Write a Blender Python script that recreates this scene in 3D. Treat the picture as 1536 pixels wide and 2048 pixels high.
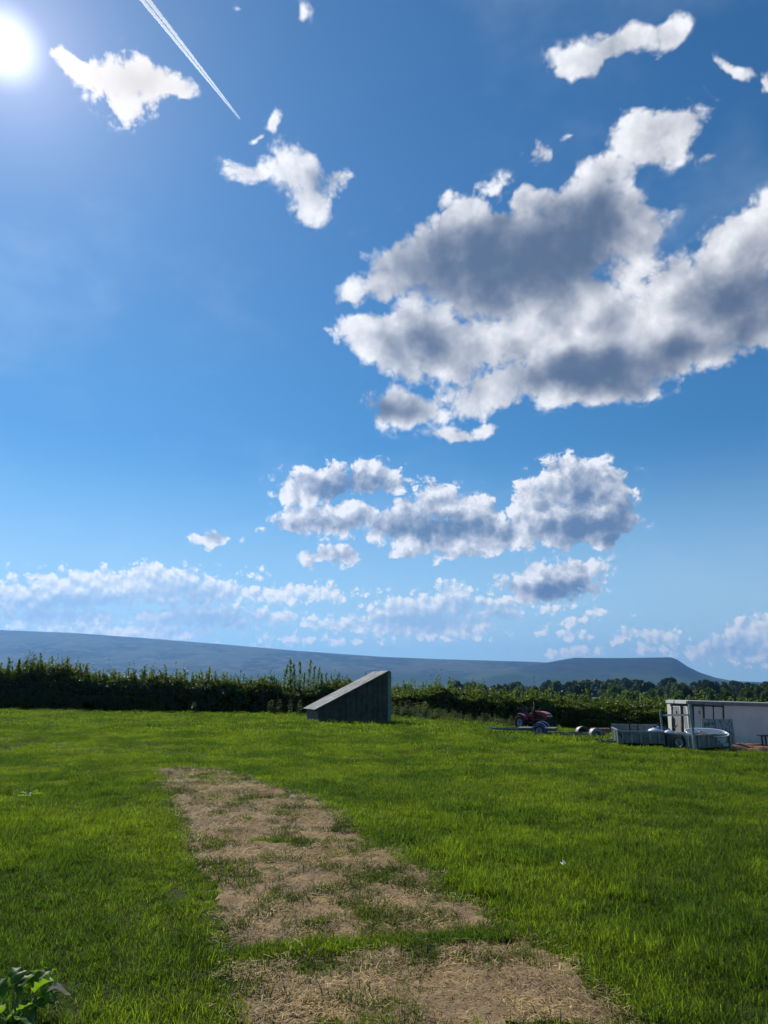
import bpy, bmesh, math, random
import numpy as np
from mathutils import Vector, Matrix, Euler

for _o in list(bpy.data.objects): bpy.data.objects.remove(_o)
SC = bpy.context.scene
COL = SC.collection
R = math.radians
random.seed(7)

# ------------------------------------------------------------------ camera
EYE = 1.65; PITCH = R(13.9); FPX = 1422.0          # focal length in pixels of the 1536 x 2048 photograph
cam_d = bpy.data.cameras.new('camera'); cam = bpy.data.objects.new('camera', cam_d); COL.objects.link(cam)
cam_d.sensor_fit = 'VERTICAL'; cam_d.sensor_height = 36.0; cam_d.lens = 36.0*FPX/2048
cam_d.clip_start = 0.05; cam_d.clip_end = 60000
cam.location = (0, 0, EYE); cam.rotation_euler = (R(90)+PITCH, 0, 0)
SC.camera = cam

def ray(px, py):
    """direction (per metre of depth y) of a spot in the photograph, for measuring the place"""
    vx = (px-768)/FPX; vy = (1024-py)/FPX
    d = Vector((vx, math.cos(PITCH)-vy*math.sin(PITCH), math.sin(PITCH)+vy*math.cos(PITCH)))
    return d
def at(px, py, Y):
    d = ray(px, py); return Vector((d.x/d.y*Y, Y, EYE+d.z/d.y*Y))
def azel(px, py):
    d = ray(px, py).normalized(); return math.atan2(d.x, d.y), math.asin(d.z)

# ------------------------------------------------------------------ light and exposure
SUN_AZ, SUN_EL = azel(8, 92)
sun_dir = Vector((math.sin(SUN_AZ)*math.cos(SUN_EL), math.cos(SUN_AZ)*math.cos(SUN_EL), math.sin(SUN_EL)))
sun_l = bpy.data.lights.new('sun', 'SUN'); sun = bpy.data.objects.new('sun', sun_l); COL.objects.link(sun)
sun_l.energy = 5.0; sun_l.angle = R(0.53); sun_l.color = (1.0, 0.94, 0.84)
sun.rotation_euler = sun_dir.to_track_quat('Z', 'Y').to_euler()
sun.location = (0, 0, 60)
vs = SC.view_settings; vs.view_transform = 'Standard'; vs.look = 'None'; vs.exposure = 0.0; vs.gamma = 1.0; vs.use_curve_mapping = False
SC.render.engine = 'CYCLES'
cy = SC.cycles
cy.use_denoising = True; cy.denoiser = 'OPENIMAGEDENOISE'
cy.max_bounces = 6; cy.diffuse_bounces = 3; cy.glossy_bounces = 2; cy.transmission_bounces = 4
cy.transparent_max_bounces = 8; cy.volume_bounces = 0
cy.caustics_reflective = False; cy.caustics_refractive = False
cy.sample_clamp_indirect = 4.0
cy.use_adaptive_sampling = True; cy.adaptive_threshold = 0.02; cy.adaptive_min_samples = 12

# ------------------------------------------------------------------ node helpers
class NT:
    def __init__(s, tree): s.t = tree; s.n = tree.nodes; s.l = tree.links
    def put(s, sock, v):
        if v is None: return
        if isinstance(v, bpy.types.NodeSocket): s.l.new(v, sock)
        else: sock.default_value = v
    def math(s, op, a, b=None, c=None, clamp=False):
        n = s.n.new('ShaderNodeMath'); n.operation = op; n.use_clamp = clamp
        for i, v in enumerate((a, b, c)): s.put(n.inputs[i], v)
        return n.outputs[0]
    def vm(s, op, a, b=None, c=None, out=0):
        n = s.n.new('ShaderNodeVectorMath'); n.operation = op
        for i, v in enumerate((a, b, c)):
            if v is not None:
                if op == 'SCALE' and i == 1: s.put(n.inputs['Scale'], v)
                else: s.put(n.inputs[i], v)
        return n.outputs[out]
    def noise(s, vec, scale, detail=4, rough=.55, lac=2.0, dist=0.0, out=0, typ='FBM', norm=True, dim='3D'):
        n = s.n.new('ShaderNodeTexNoise'); n.noise_dimensions = dim
        n.noise_type = typ; n.normalize = norm
        if vec is not None: s.l.new(vec, n.inputs['Vector'])
        n.inputs['Scale'].default_value = scale; n.inputs['Detail'].default_value = detail
        n.inputs['Roughness'].default_value = rough; n.inputs['Lacunarity'].default_value = lac
        n.inputs['Distortion'].default_value = dist
        return n.outputs[out]
    def voro(s, vec, scale, detail=0, rough=.5, feature='F1', smooth=.3, out='Distance', lac=2.0):
        n = s.n.new('ShaderNodeTexVoronoi'); n.feature = feature
        if vec is not None: s.l.new(vec, n.inputs['Vector'])
        n.inputs['Scale'].default_value = scale
        if 'Detail' in n.inputs:
            n.inputs['Detail'].default_value = detail; n.inputs['Roughness'].default_value = rough
            n.inputs['Lacunarity'].default_value = lac
        if feature == 'SMOOTH_F1': n.inputs['Smoothness'].default_value = smooth
        return n.outputs[out]
    def ss(s, v, a, b, c=0.0, d=1.0, smooth=True):
        n = s.n.new('ShaderNodeMapRange'); n.interpolation_type = 'SMOOTHSTEP' if smooth else 'LINEAR'; n.clamp = True
        s.put(n.inputs[0], v)
        for i, x in enumerate((a, b, c, d)): s.put(n.inputs[i+1], x)
        return n.outputs[0]
    def mix(s, f, a, b, typ='MIX'):
        n = s.n.new('ShaderNodeMix'); n.data_type = 'RGBA'; n.blend_type = typ
        s.put(n.inputs[0], f)
        for i, v in ((6, a), (7, b)):
            if isinstance(v, tuple) and len(v) == 3: v = v+(1,)
            s.put(n.inputs[i], v)
        return n.outputs[2]
    def ramp(s, f, stops, interp='LINEAR'):
        n = s.n.new('ShaderNodeValToRGB'); cr = n.color_ramp; cr.interpolation = interp
        while len(cr.elements) < len(stops): cr.elements.new(0.5)
        for e, (p, c) in zip(cr.elements, stops):
            e.position = p; e.color = tuple(c)+((1,) if len(c) == 3 else ())
        s.put(n.inputs[0], f); return n.outputs[0]
    def node(s, typ, **kw):
        n = s.n.new(typ)
        for k, v in kw.items(): setattr(n, k, v)
        return n
# ------------------------------------------------------------------ sky: Nishita air, sun aureole, procedural cumulus
W = bpy.data.worlds.new('World'); SC.world = W; W.use_nodes = True
W.node_tree.nodes.clear(); w = NT(W.node_tree)
tc = w.node('ShaderNodeTexCoord'); D = w.vm('NORMALIZE', tc.outputs['Generated'])
sep = w.node('ShaderNodeSeparateXYZ'); w.l.new(D, sep.inputs[0]); dx, dy, dz = sep.outputs
AZ = w.math('ARCTAN2', dx, dy); EL = w.math('ARCSINE', dz)
cmb = w.node('ShaderNodeCombineXYZ'); w.l.new(AZ, cmb.inputs[0]); w.l.new(EL, cmb.inputs[1]); P2 = cmb.outputs[0]

sky = w.node('ShaderNodeTexSky'); sky.sky_type = 'NISHITA'; sky.sun_disc = False
sky.sun_elevation = SUN_EL; sky.sun_rotation = SUN_AZ
sky.altitude = 100; sky.air_density = 1.0; sky.dust_density = 0.05; sky.ozone_density = 2.0
SKY = sky.outputs[0]
hs = w.node('ShaderNodeHueSaturation'); hs.inputs['Saturation'].default_value = 1.12; hs.inputs['Value'].default_value = 0.80
w.l.new(SKY, hs.inputs['Color']); SKYC = w.vm('MULTIPLY', hs.outputs[0], (.44, .93, 1.14))

# --- cloud fields in azimuth / elevation (radians)
def ellipse(px, py, rx, ry, rot):
    """an ellipse measured in photograph pixels -> centre, radii and rotation in azimuth / elevation"""
    a0, e0 = azel(px, py)
    c, s_ = math.cos(R(rot)), math.sin(R(rot))
    a1, e1 = azel(px+c*rx, py-s_*rx); a2, e2 = azel(px-s_*ry, py-c*ry)
    return a0, e0, math.hypot(a1-a0, e1-e0), math.hypot(a2-a0, e2-e0), math.atan2(e1-e0, a1-a0)
def field(coord, blobs, smooth=.12):
    acc = None
    for px, py, rx, ry, rot, wt in blobs:
        a0, e0, ra, re, th = ellipse(px, py, rx, ry, rot)
        m = w.node('ShaderNodeMapping'); m.vector_type = 'TEXTURE'
        m.inputs['Location'].default_value = (a0, e0, 0); m.inputs['Rotation'].default_value = (0, 0, th)
        m.inputs['Scale'].default_value = (ra*1.13, re*1.13, 1); w.l.new(coord, m.inputs[0])
        g = w.node('ShaderNodeTexGradient'); g.gradient_type = 'SPHERICAL'; w.l.new(m.outputs[0], g.inputs[0])
        v = g.outputs[1]
        if wt != 1: v = w.math('MULTIPLY', v, wt)
        acc = v if acc is None else w.math('SMOOTH_MAX', acc, v, smooth)
    return acc
#         px    py    rx   ry  rot  weight
CLOUD = [
 # small bright cloud beside the sun
 (255,160,112,95,0,1),(190,155,75,48,-30,1),(150,130,75,38,-40,1),(245,215,62,55,0,.9),(335,165,70,32,-12,.75),
 # second cloud, left of the middle
 (600,355,125,75,-15,1),(500,345,85,32,-10,.8),(622,415,60,60,0,.8),(680,375,60,50,0,.8),(545,240,38,24,35,.7),(505,278,42,20,30,.65),
 # the big cloud
 (1010,520,330,165,8,1.25),(1010,670,170,80,0,1),(800,545,150,100,25,1),(720,590,110,60,10,.85),(735,675,115,62,0,1),(860,690,200,95,0,1),
 (930,420,140,70,25,1),(1065,395,75,50,0,.9),(985,370,65,42,10,.6),(1160,400,90,55,15,.85),(1230,440,140,110,0,1),
 (1205,385,120,75,20,1),(1300,270,125,85,25,1),(1350,235,90,60,20,.9),(1225,340,95,60,20,1),(1410,320,42,26,20,.55),(1290,480,60,60,40,.8),
 (1180,620,250,130,0,1.1),(1400,600,210,100,20,1.1),(1500,500,130,100,30,1),(1540,640,160,90,0,1),(1310,690,260,90,5,1.1),
 (1150,740,260,82,4,1.1),(980,770,180,75,15,1),(800,815,125,68,8,1),(905,868,75,32,0,.75),(975,860,55,26,30,.7),(1420,705,70,30,25,.6),
 # above and right of it
 (1080,300,52,50,-30,.8),(1140,268,45,24,20,.5),
 (1240,105,145,48,16,.9),(1160,125,85,50,0,.85),(1330,75,75,40,25,.8),(1200,80,60,26,10,.5),(1470,125,75,28,-25,.7),(1530,160,50,30,-30,.6),
 (610,8,40,30,60,.55),(470,5,40,24,0,.4),
 # the middle row
 (640,965,115,52,0,1),(740,960,100,45,0,1),(800,965,40,30,30,.6),(600,985,75,40,0,.9),(680,1035,140,45,5,1),(590,1045,65,32,0,.8),
 (800,1040,95,58,20,1),(870,1010,85,62,0,1),(950,1030,90,70,0,1),(900,1075,180,52,0,1),(980,1070,120,50,0,1),
 (1090,1030,115,85,25,1),(1150,960,105,68,0,1.1),(1225,985,75,55,15,1),(1170,1045,135,78,0,1.15),(1260,965,45,26,35,.6),(1060,990,70,50,40,.8),
 (425,1075,68,22,0,.9),(525,1058,30,10,0,.4),(665,1112,88,30,0,.85),(625,1120,50,28,0,.7),(800,1112,60,15,4,.6),
 (1100,1165,140,48,4,1),(1060,1150,70,40,25,.9),(1165,1150,80,36,12,.8),(1205,1165,28,30,0,.55),
]
LOW = [  # nearer the horizon: paler through more air
 (905,1200,60,42,0,1),(830,1225,150,40,8,1),(860,1255,180,32,0,.9),(1000,1215,70,32,0,.9),(1100,1215,60,18,0,.7),(1190,1225,26,16,0,.7),
 (1150,1245,70,12,4,.6),(1130,1270,90,16,0,.6),(1250,1270,55,18,8,.7),(1320,1275,60,30,20,.7),(1300,1300,60,18,0,.7),(1130,1305,90,16,4,.7),
 (1490,1270,75,42,15,.9),(1440,1300,110,32,0,.8),(1530,1250,60,28,0,.8),(1540,1310,120,30,0,.8),(1365,1300,40,16,0,.5),(1255,1228,28,6,0,.4),
 (230,1170,260,42,3,1),(300,1150,90,30,0,.9),(130,1170,110,28,5,.8),(100,1195,200,36,2,1),(400,1180,140,36,0,.9),(560,1185,200,28,3,.75),
 (640,1195,160,20,6,.6),(510,1150,36,20,10,.6),(400,1235,180,36,0,.8),(100,1240,260,32,0,.75),(250,1265,240,26,0,.8),(700,1250,180,22,0,.6),(560,1230,120,26,0,.6),
 (80,1022,36,8,10,.45),(150,1075,20,8,0,.3),(480,1250,70,20,0,.5),(30,1120,40,18,0,.4),(620,1280,220,18,0,.5),
]
LOW = [(x, y, a*1.18, b*1.22, t, k) for x, y, a, b, t, k in LOW]
THICK = [ # where the clouds are deep and so dark below
 (1000,520,330,130,8,1),(1130,480,250,130,10,1),(880,580,200,80,5,.55),(1190,735,240,62,4,1),(850,690,170,60,0,.6),(790,820,100,48,5,.7),
 (1480,600,200,90,15,.75),(1380,690,180,50,8,.65),(1300,330,80,60,20,.3),(640,380,70,45,0,.28),(690,975,130,34,0,.8),
 (880,1055,190,40,0,.85),(790,1050,80,40,0,.5),(1180,1060,130,55,0,.9),(1170,985,100,50,0,.6),(1110,1180,120,30,0,.8),(660,1050,90,30,0,.4),(1240,1020,70,50,0,.6),
]
LTHICK = [(200,1215,300,40,3,.9),(860,1240,180,34,2,.8),(930,1215,70,34,0,.7),(430,1245,180,46,0,.8),(380,1190,120,36,0,.7),(1010,1235,90,30,0,.7),(1480,1300,120,30,0,.5)]

S = .1
# pale band of distant haze over the horizon
low = w.math('MULTIPLY', w.ss(EL, .34, .02), .80)
SKYV = w.mix(low, SKYC, (.52/S, .75/S, .95/S))
# aureole round the sun (forward scattering in the air) and the burnt-out disc itself
cosd = w.vm('DOT_PRODUCT', D, tuple(sun_dir), out=1)
ang = w.math('ARCCOSINE', w.math('MINIMUM', cosd, .999999))
g1 = w.math('MULTIPLY', w.math('EXPONENT', w.math('MULTIPLY', ang, -1/.062)), 5.5)
g2 = w.math('MULTIPLY', w.math('EXPONENT', w.math('MULTIPLY', ang, -1/.22)), 1.1)
disc = w.ss(ang, .050, .0, 0.0, 8.0)
cg = w.node('ShaderNodeCombineXYZ')
for i, (k1, k2) in enumerate(((1.05, 1.25), (.88, 1.05), (.95, 1.0))):
    w.l.new(w.math('ADD', w.math('MULTIPLY', g1, k1), w.math('ADD', w.math('MULTIPLY', g2, k2), disc)), cg.inputs[i])
GLOW = cg.outputs[0]

# domain warp from the 3-D direction so that nothing stretches
def off(v, k): return w.vm('SCALE', w.vm('SUBTRACT', v, (.5, .5, .5)), k)
def closure(col):
    b = w.node('ShaderNodeBackground'); w.put(b.inputs[0], col); b.inputs[1].default_value = S
    return b.outputs[0]
def box(px0, py0, px1, py1):
    """1 inside a window of azimuth / elevation, 0 outside"""
    pts = [azel(x, y) for x in (px0, (px0+px1)/2, px1) for y in (py0, (py0+py1)/2, py1)]
    a0, a1 = min(p[0] for p in pts), max(p[0] for p in pts); e0, e1 = min(p[1] for p in pts), max(p[1] for p in pts)
    f = w.math('COMPARE', AZ, (a0+a1)/2, (a1-a0)/2)
    return w.math('MULTIPLY', f, w.math('COMPARE', EL, (e0+e1)/2, (e1-e0)/2))
def clouds(blobs, thick, sc, warp, fine, amp, edge, smooth, k, bright, grey, base, opac, shift, sun_lit=False, bias=.0):
    def dens(D_, P_, det):
        wc = off(w.noise(D_, sc*.7, 4, .62, out=1), warp)
        coord = w.vm('ADD', P_, wc)
        F = w.math('MULTIPLY', w.math('MAXIMUM', w.math('SUBTRACT', field(coord, blobs, smooth), smooth*.85), 0.0), 1.1)
        DV = w.vm('ADD', D_, w.vm('SCALE', wc, .6))
        v = w.voro(DV, sc*1.5, det-1, .55, 'F1', lac=2.2)
        f = w.noise(DV, sc*1.1, det+5, .62)
        n = w.math('ADD', w.math('MULTIPLY', w.math('SUBTRACT', .65, v), amp*1.3), w.math('MULTIPLY', w.math('SUBTRACT', f, .5), amp*fine))
        d = w.math('SUBTRACT', w.math('ADD', F, w.math('MULTIPLY', n, w.ss(F, .0, .18))), .075-bias)
        return d, coord, f, n
    d, coord, f, n = dens(D, P2, 4)
    tow = w.vm('NORMALIZE', w.vm('SUBTRACT', tuple(sun_dir), D))       # a little nearer the sun: how much cloud stands in the light's way
    Q = w.vm('NORMALIZE', w.vm('ADD', D, w.vm('SCALE', tow, shift)))
    sq = w.node('ShaderNodeSeparateXYZ'); w.l.new(Q, sq.inputs[0]); cq = w.node('ShaderNodeCombineXYZ')
    w.l.new(w.math('ARCTAN2', sq.outputs[0], sq.outputs[1]), cq.inputs[0]); w.l.new(w.math('ARCSINE', sq.outputs[2]), cq.inputs[1])
    ds, _, fs, ns = dens(Q, cq.outputs[0], 2)
    alpha = w.math('MULTIPLY', w.ss(d, bias-.070, w.math('MAXIMUM', w.math('ADD', edge, w.math('MULTIPLY', w.math('SUBTRACT', f, .42), .35)), .04)), opac)
    T = field(coord, thick, .25)
    occ = w.math('ADD', w.math('MULTIPLY', w.math('MAXIMUM', ds, 0.0), .24), w.math('MULTIPLY', w.math('SUBTRACT', ns, n), k))
    occ = w.math('ADD', occ, w.math('MULTIPLY', w.math('MAXIMUM', d, 0.0), .10))
    occ = w.math('ADD', occ, w.math('MULTIPLY', w.ss(T, .02, .78), 1.0))
    lit = w.ss(occ, .02, 1.45, smooth=False)
    cs = [tuple(g+(b_-g)*t for b_, g in zip(bright, grey)) for t in (1, .80, .50, .24, .07, 0)]
    c = w.ramp(lit, list(zip((0, .12, .30, .52, .76, 1), cs)), 'B_SPLINE')
    c = w.vm('SCALE', c, 1/S)
    X = w.mix(alpha, base, c)
    if sun_lit:
        near = w.ss(ang, .34, .10)                                     # thin cloud next to the sun is lit right through
        X = w.mix(w.math('MULTIPLY', w.math('MULTIPLY', near, alpha), .6), X, (.86/S, .80/S, .71/S))
    return X

veil = w.math('MULTIPLY', w.ss(w.noise(w.vm('MULTIPLY', D, (1, 1, 1.7)), 3.0, 5, .6), .48, .85), .22)
BASE = w.mix(veil, SKYV, (.62/S, .78/S, .96/S))
WHITE, GREY = (1.0, 1.0, 1.02), (.085, .130, .222)
UP = [b for b in CLOUD if b[1] < 890]; MID = [b for b in CLOUD if b[1] >= 890]
TUP = [b for b in THICK if b[1] < 890]; TMID = [b for b in THICK if b[1] >= 890]
SUNC = [b for b in UP if b[0] < 420]; UPR = [b for b in UP if b[0] >= 420]
fin = lambda c: closure(w.vm('ADD', c, GLOW))
c_up = fin(clouds(UPR, TUP, 11, .085, 2.4, .42, .22, .10, .75, WHITE, GREY, BASE, 1.0, .034, bias=.02))
c_sun = fin(clouds(SUNC, [(265,160,85,65,0,.6)], 17, .055, 2.8, .46, .25, .10, .3, WHITE, (.42, .42, .42), BASE, 1.0, .02, True))
X_low = clouds(LOW, LTHICK, 44, .020, 2.1, .42, .22, .10, 1.2, (1.0, 1.02, 1.04), (.36, .55, .78), BASE, 1.0, .009, bias=.05)
c_low = fin(X_low)
c_mid = fin(clouds(MID, TMID, 25, .040, 2.1, .42, .15, .08, 1.15, (.97, .98, 1.02), (.115, .20, .35), X_low, 1.0, .016, bias=.025))
# the sky outside the measured clouds goes on in the same way: scattered cumulus from one noise
gen_d = w.noise(w.vm('MULTIPLY', D, (1, 1, 1.8)), 3.6, 5, .58)
gen_a = w.math('MULTIPLY', w.ss(gen_d, .60, .70), w.ss(EL, .05, .2))
c_gen = fin(w.mix(gen_a, SKYV, w.ramp(gen_d, [(.6, (9.0, 9.2, 9.6)), (.78, (2.6, 3.2, 4.2))])))
c_clear = fin(BASE)
def mixs(f, a, b):
    m = w.node('ShaderNodeMixShader'); w.l.new(f, m.inputs[0]); w.l.new(a, m.inputs[1]); w.l.new(b, m.inputs[2]); return m.outputs[0]
cur = mixs(box(-60, -60, 1596, 1420), c_gen, c_clear)
cur = mixs(box(-60, -60, 425, 300), cur, c_sun)
cur = mixs(box(425, -60, 1596, 490), cur, c_up)
cur = mixs(box(590, 380, 1596, 905), cur, c_up)
cur = mixs(box(-60, 1110, 1596, 1400), cur, c_low)
cur = mixs(box(340, 1030, 500, 1115), cur, c_mid)
cur = mixs(box(500, 905, 1340, 1225), cur, c_mid)
wo = w.node('ShaderNodeOutputWorld'); w.l.new(cur, wo.inputs[0])
W.cycles.sampling_method = 'NONE'
# ------------------------------------------------------------------ mesh and object helpers
def mesh_obj(name, me, m=None, parent=None):
    o = bpy.data.objects.new(name, me); COL.objects.link(o)
    if m is not None and not me.materials: me.materials.append(m)
    if parent is not None: o.parent = parent
    return o
def tag(o, label=None, cat=None, group=None, kind=None):
    if label: o['label'] = label
    if cat: o['category'] = cat
    if group: o['group'] = group
    if kind: o['kind'] = kind
    return o
def thing(name, label, cat, loc=(0,0,0), rz=0.0, group=None, rot=None):
    o = bpy.data.objects.new(name, None); COL.objects.link(o); o.empty_display_size = .2
    o.location = loc; o.rotation_euler = rot if rot else (0, 0, rz)
    return tag(o, label, cat, group)
class MB:
    """collects shapes; build() links them as ONE mesh object"""
    def __init__(s): s.v = []; s.f = []
    def add(s, vs_, fs_):
        n = len(s.v); s.v += [tuple(v) for v in vs_]; s.f += [tuple(i+n for i in f) for f in fs_]; return s
    def box(s, c, d, rot=None, taper=1.0):
        hx, hy, hz = d[0]/2, d[1]/2, d[2]/2
        pts = [Vector((x*hx*(taper if z > 0 else 1), y*hy*(taper if z > 0 else 1), z*hz)) for z in (-1, 1) for x, y in ((-1,-1),(1,-1),(1,1),(-1,1))]
        if rot is not None: pts = [Euler(rot).to_matrix() @ p for p in pts]
        c = Vector(c)
        return s.add([p+c for p in pts], [(0,3,2,1),(4,5,6,7),(0,1,5,4),(1,2,6,5),(2,3,7,6),(3,0,4,7)])
    def bar(s, a, b, w_, h=None, up=(0,0,1)):
        """a square bar from a to b"""
        a, b = Vector(a), Vector(b); h = h or w_; d = (b-a).normalized(); u = Vector(up)
        if abs(d.dot(u)) > .98: u = Vector((1,0,0))
        x = d.cross(u).normalized(); z = x.cross(d)
        pts = [p+x*sx*w_/2+z*sz*h/2 for p in (a, b) for sx, sz in ((-1,-1),(1,-1),(1,1),(-1,1))]
        return s.add(pts, [(0,1,2,3),(4,7,6,5),(0,4,5,1),(1,5,6,2),(2,6,7,3),(3,7,4,0)])
    def tube(s, pts, r, n=8, cap=True):
        pts = [Vector(p) for p in pts]; rs = r if isinstance(r, (list, tuple)) else [r]*len(pts); vv = []; ff = []
        for i, p in enumerate(pts):
            d = (pts[min(i+1, len(pts)-1)]-pts[max(i-1, 0)]).normalized()
            u = Vector((0,0,1)) if abs(d.z) < .9 else Vector((1,0,0)); x = d.cross(u).normalized(); y = x.cross(d)
            vv += [p+(x*math.cos(2*math.pi*k/n)+y*math.sin(2*math.pi*k/n))*rs[i] for k in range(n)]
        for i in range(len(pts)-1):
            for k in range(n): ff.append((i*n+k, i*n+(k+1)%n, (i+1)*n+(k+1)%n, (i+1)*n+k))
        if cap: ff.append(tuple(range(n-1, -1, -1))); ff.append(tuple((len(pts)-1)*n+k for k in range(n)))
        return s.add(vv, ff)
    def lathe(s, prof, n=28, axis='y', c=(0,0,0)):
        """profile of (radius, along) turned about an axis"""
        vv = []; ff = []
        for r, a in prof:
            for k in range(n):
                t = 2*math.pi*k/n; p = (r*math.cos(t), a, r*math.sin(t)) if axis == 'y' else (r*math.cos(t), r*math.sin(t), a)
                vv.append(Vector(p)+Vector(c))
        for i in range(len(prof)-1):
            for k in range(n): ff.append((i*n+k, i*n+(k+1)%n, (i+1)*n+(k+1)%n, (i+1)*n+k))
        return s.add(vv, ff)
    def prism(s, outline, a, b, axis='y'):
        """outline in (x, z) pulled along y from a to b"""
        n = len(outline); mk = (lambda x, z, t: (x, t, z)) if axis == 'y' else (lambda x, z, t: (t, x, z))
        vv = [mk(x, z, a) for x, z in outline]+[mk(x, z, b) for x, z in outline]
        ff = [tuple(range(n)), tuple(range(2*n-1, n-1, -1))]+[(i, i+n, (i+1)%n+n, (i+1)%n) for i in range(n)]
        return s.add(vv, ff)
    def arch(s, c, r, w_, a0, a1, t=.012, n=12):
        """a curved mudguard about the y axis"""
        vv = []; ff = []
        for k in range(n+1):
            a = R(a0+(a1-a0)*k/n)
            for rr, y in ((r, -w_/2), (r, w_/2), (r+t, w_/2), (r+t, -w_/2)):
                vv.append((c[0]+rr*math.cos(a), c[1]+y, c[2]+rr*math.sin(a)))
        for k in range(n):
            for j in range(4): ff.append((k*4+j, k*4+(j+1)%4, k*4+4+(j+1)%4, k*4+4+j))
        ff += [(3,2,1,0), (n*4, n*4+1, n*4+2, n*4+3)]
        return s.add(vv, ff)
    def build(s, name, m, parent=None, smooth=False, bevel=0.0, seg=2):
        me = bpy.data.meshes.new(name); me.from_pydata(s.v, [], s.f)
        bm = bmesh.new(); bm.from_mesh(me); bmesh.ops.recalc_face_normals(bm, faces=bm.faces)
        if bevel: bmesh.ops.bevel(bm, geom=list(bm.edges), offset=bevel, segments=seg, affect='EDGES', profile=.6)
        bm.to_mesh(me); bm.free()
        if smooth: me.shade_smooth()
        return mesh_obj(name, me, m, parent)
def np_mesh(name, V, F, uv=None):
    """vertices (n,3), faces (m,k) with k = 3 or 4, fast"""
    me = bpy.data.meshes.new(name); k = F.shape[1]
    me.vertices.add(len(V)); me.vertices.foreach_set('co', np.ascontiguousarray(V, dtype=np.float32).ravel())
    me.loops.add(F.size); me.loops.foreach_set('vertex_index', np.ascontiguousarray(F, dtype=np.int32).ravel())
    me.polygons.add(len(F)); me.polygons.foreach_set('loop_start', np.arange(0, F.size, k, dtype=np.int32))
    me.polygons.foreach_set('loop_total', np.full(len(F), k, dtype=np.int32))
    me.update(calc_edges=True); me.validate(); return me
def sstep(v, a, b):
    t = np.clip((np.asarray(v, dtype=float)-a)/(b-a), 0, 1); return t*t*(3-2*t)
_rng = np.random.default_rng(11)
def vnoise(x, y, s, seed=0):
    """smooth value noise in [-1, 1]"""
    x = np.asarray(x, dtype=float)/s+seed*17.3; y = np.asarray(y, dtype=float)/s-seed*9.1
    xi, yi = np.floor(x), np.floor(y); fx, fy = x-xi, y-yi; fx = fx*fx*(3-2*fx); fy = fy*fy*(3-2*fy)
    def h(i, j):
        q = np.sin(i*127.1+j*311.7+seed*74.7)*43758.5453; return (q-np.floor(q))*2-1
    return (h(xi,yi)*(1-fx)+h(xi+1,yi)*fx)*(1-fy)+(h(xi,yi+1)*(1-fx)+h(xi+1,yi+1)*fx)*fy
def fbm(x, y, s, o=4, seed=0):
    r = 0; a = 1; t = 0
    for k in range(o): r = r+a*vnoise(x, y, s/2**k, seed+k); t += a; a *= .5
    return r/t
def gz(x, y):
    """height of the ground"""
    x = np.asarray(x, dtype=float); y = np.asarray(y, dtype=float)
    f = -.02*np.clip(x, -45, 45) - .014*np.clip(x-1, 0, 40) - .36*sstep(y, 23.5, 33)*sstep(x, 6, 15) - .22*sstep(y, 26, 38)*sstep(x, 2.5, 6) + .05*fbm(x, y, 5, 3, 3)*sstep(y, 2, 10)
    far = -13*sstep(y, 58, 170) + 9*sstep(y, 260, 800) + 6*sstep(y, 800, 2200)
    return f*(1-.0*y) + far*1.0 + 2.0*fbm(x, y, 160, 3, 5)*sstep(y, 90, 300)
def ground(px, py):
    """the spot of ground seen at a pixel of the photograph"""
    d = ray(px, py); t = 1.0
    for k in range(4000):
        p = Vector((d.x*t, d.y*t, EYE+d.z*t))
        if p.z < float(gz(p.x, p.y)): return Vector((p.x, p.y, float(gz(p.x, p.y))))
        t *= 1.004
    return p

# ------------------------------------------------------------------ materials
MATS = {}
def mat(name, col, rough=.7, metal=0.0, var=.25, vscale=6.0, bump=.15, bscale=40.0, dirt=None, spec=.4, col2=None, coat=0.0):
    """painted / mineral surface: colour varied by noise, fine relief, optional stains of a second colour"""
    if name in MATS: return MATS[name]
    m = bpy.data.materials.new(name); m.use_nodes = True; n = NT(m.node_tree); b = n.n['Principled BSDF']
    tcn = n.node('ShaderNodeTexCoord'); v = tcn.outputs['Object']
    f = n.noise(v, vscale, 6, .62)
    c2 = col2 if col2 else tuple(c*(1-var) for c in col)
    c = n.mix(n.ss(f, .3, .7), tuple(c_*(1+var*.4) for c_ in col), c2)
    if dirt:
        g = n.noise(v, vscale*2.7, 8, .7)
        c = n.mix(n.math('MULTIPLY', n.ss(g, .50, .66), dirt[1]), c, dirt[0])
    n.l.new(c, b.inputs['Base Color']); b.inputs['Metallic'].default_value = metal
    n.l.new(n.ss(f, .2, .8, max(.05, rough-.12), min(1, rough+.12)), b.inputs['Roughness'])
    b.inputs['Specular IOR Level'].default_value = spec; b.inputs['Coat Weight'].default_value = coat
    if bump:
        bp = n.node('ShaderNodeBump'); bp.inputs['Strength'].default_value = bump; bp.inputs['Distance'].default_value = .01
        n.l.new(n.noise(v, bscale, 5, .6), bp.inputs['Height']); n.l.new(bp.outputs[0], b.inputs['Normal'])
    MATS[name] = m; return m
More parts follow.
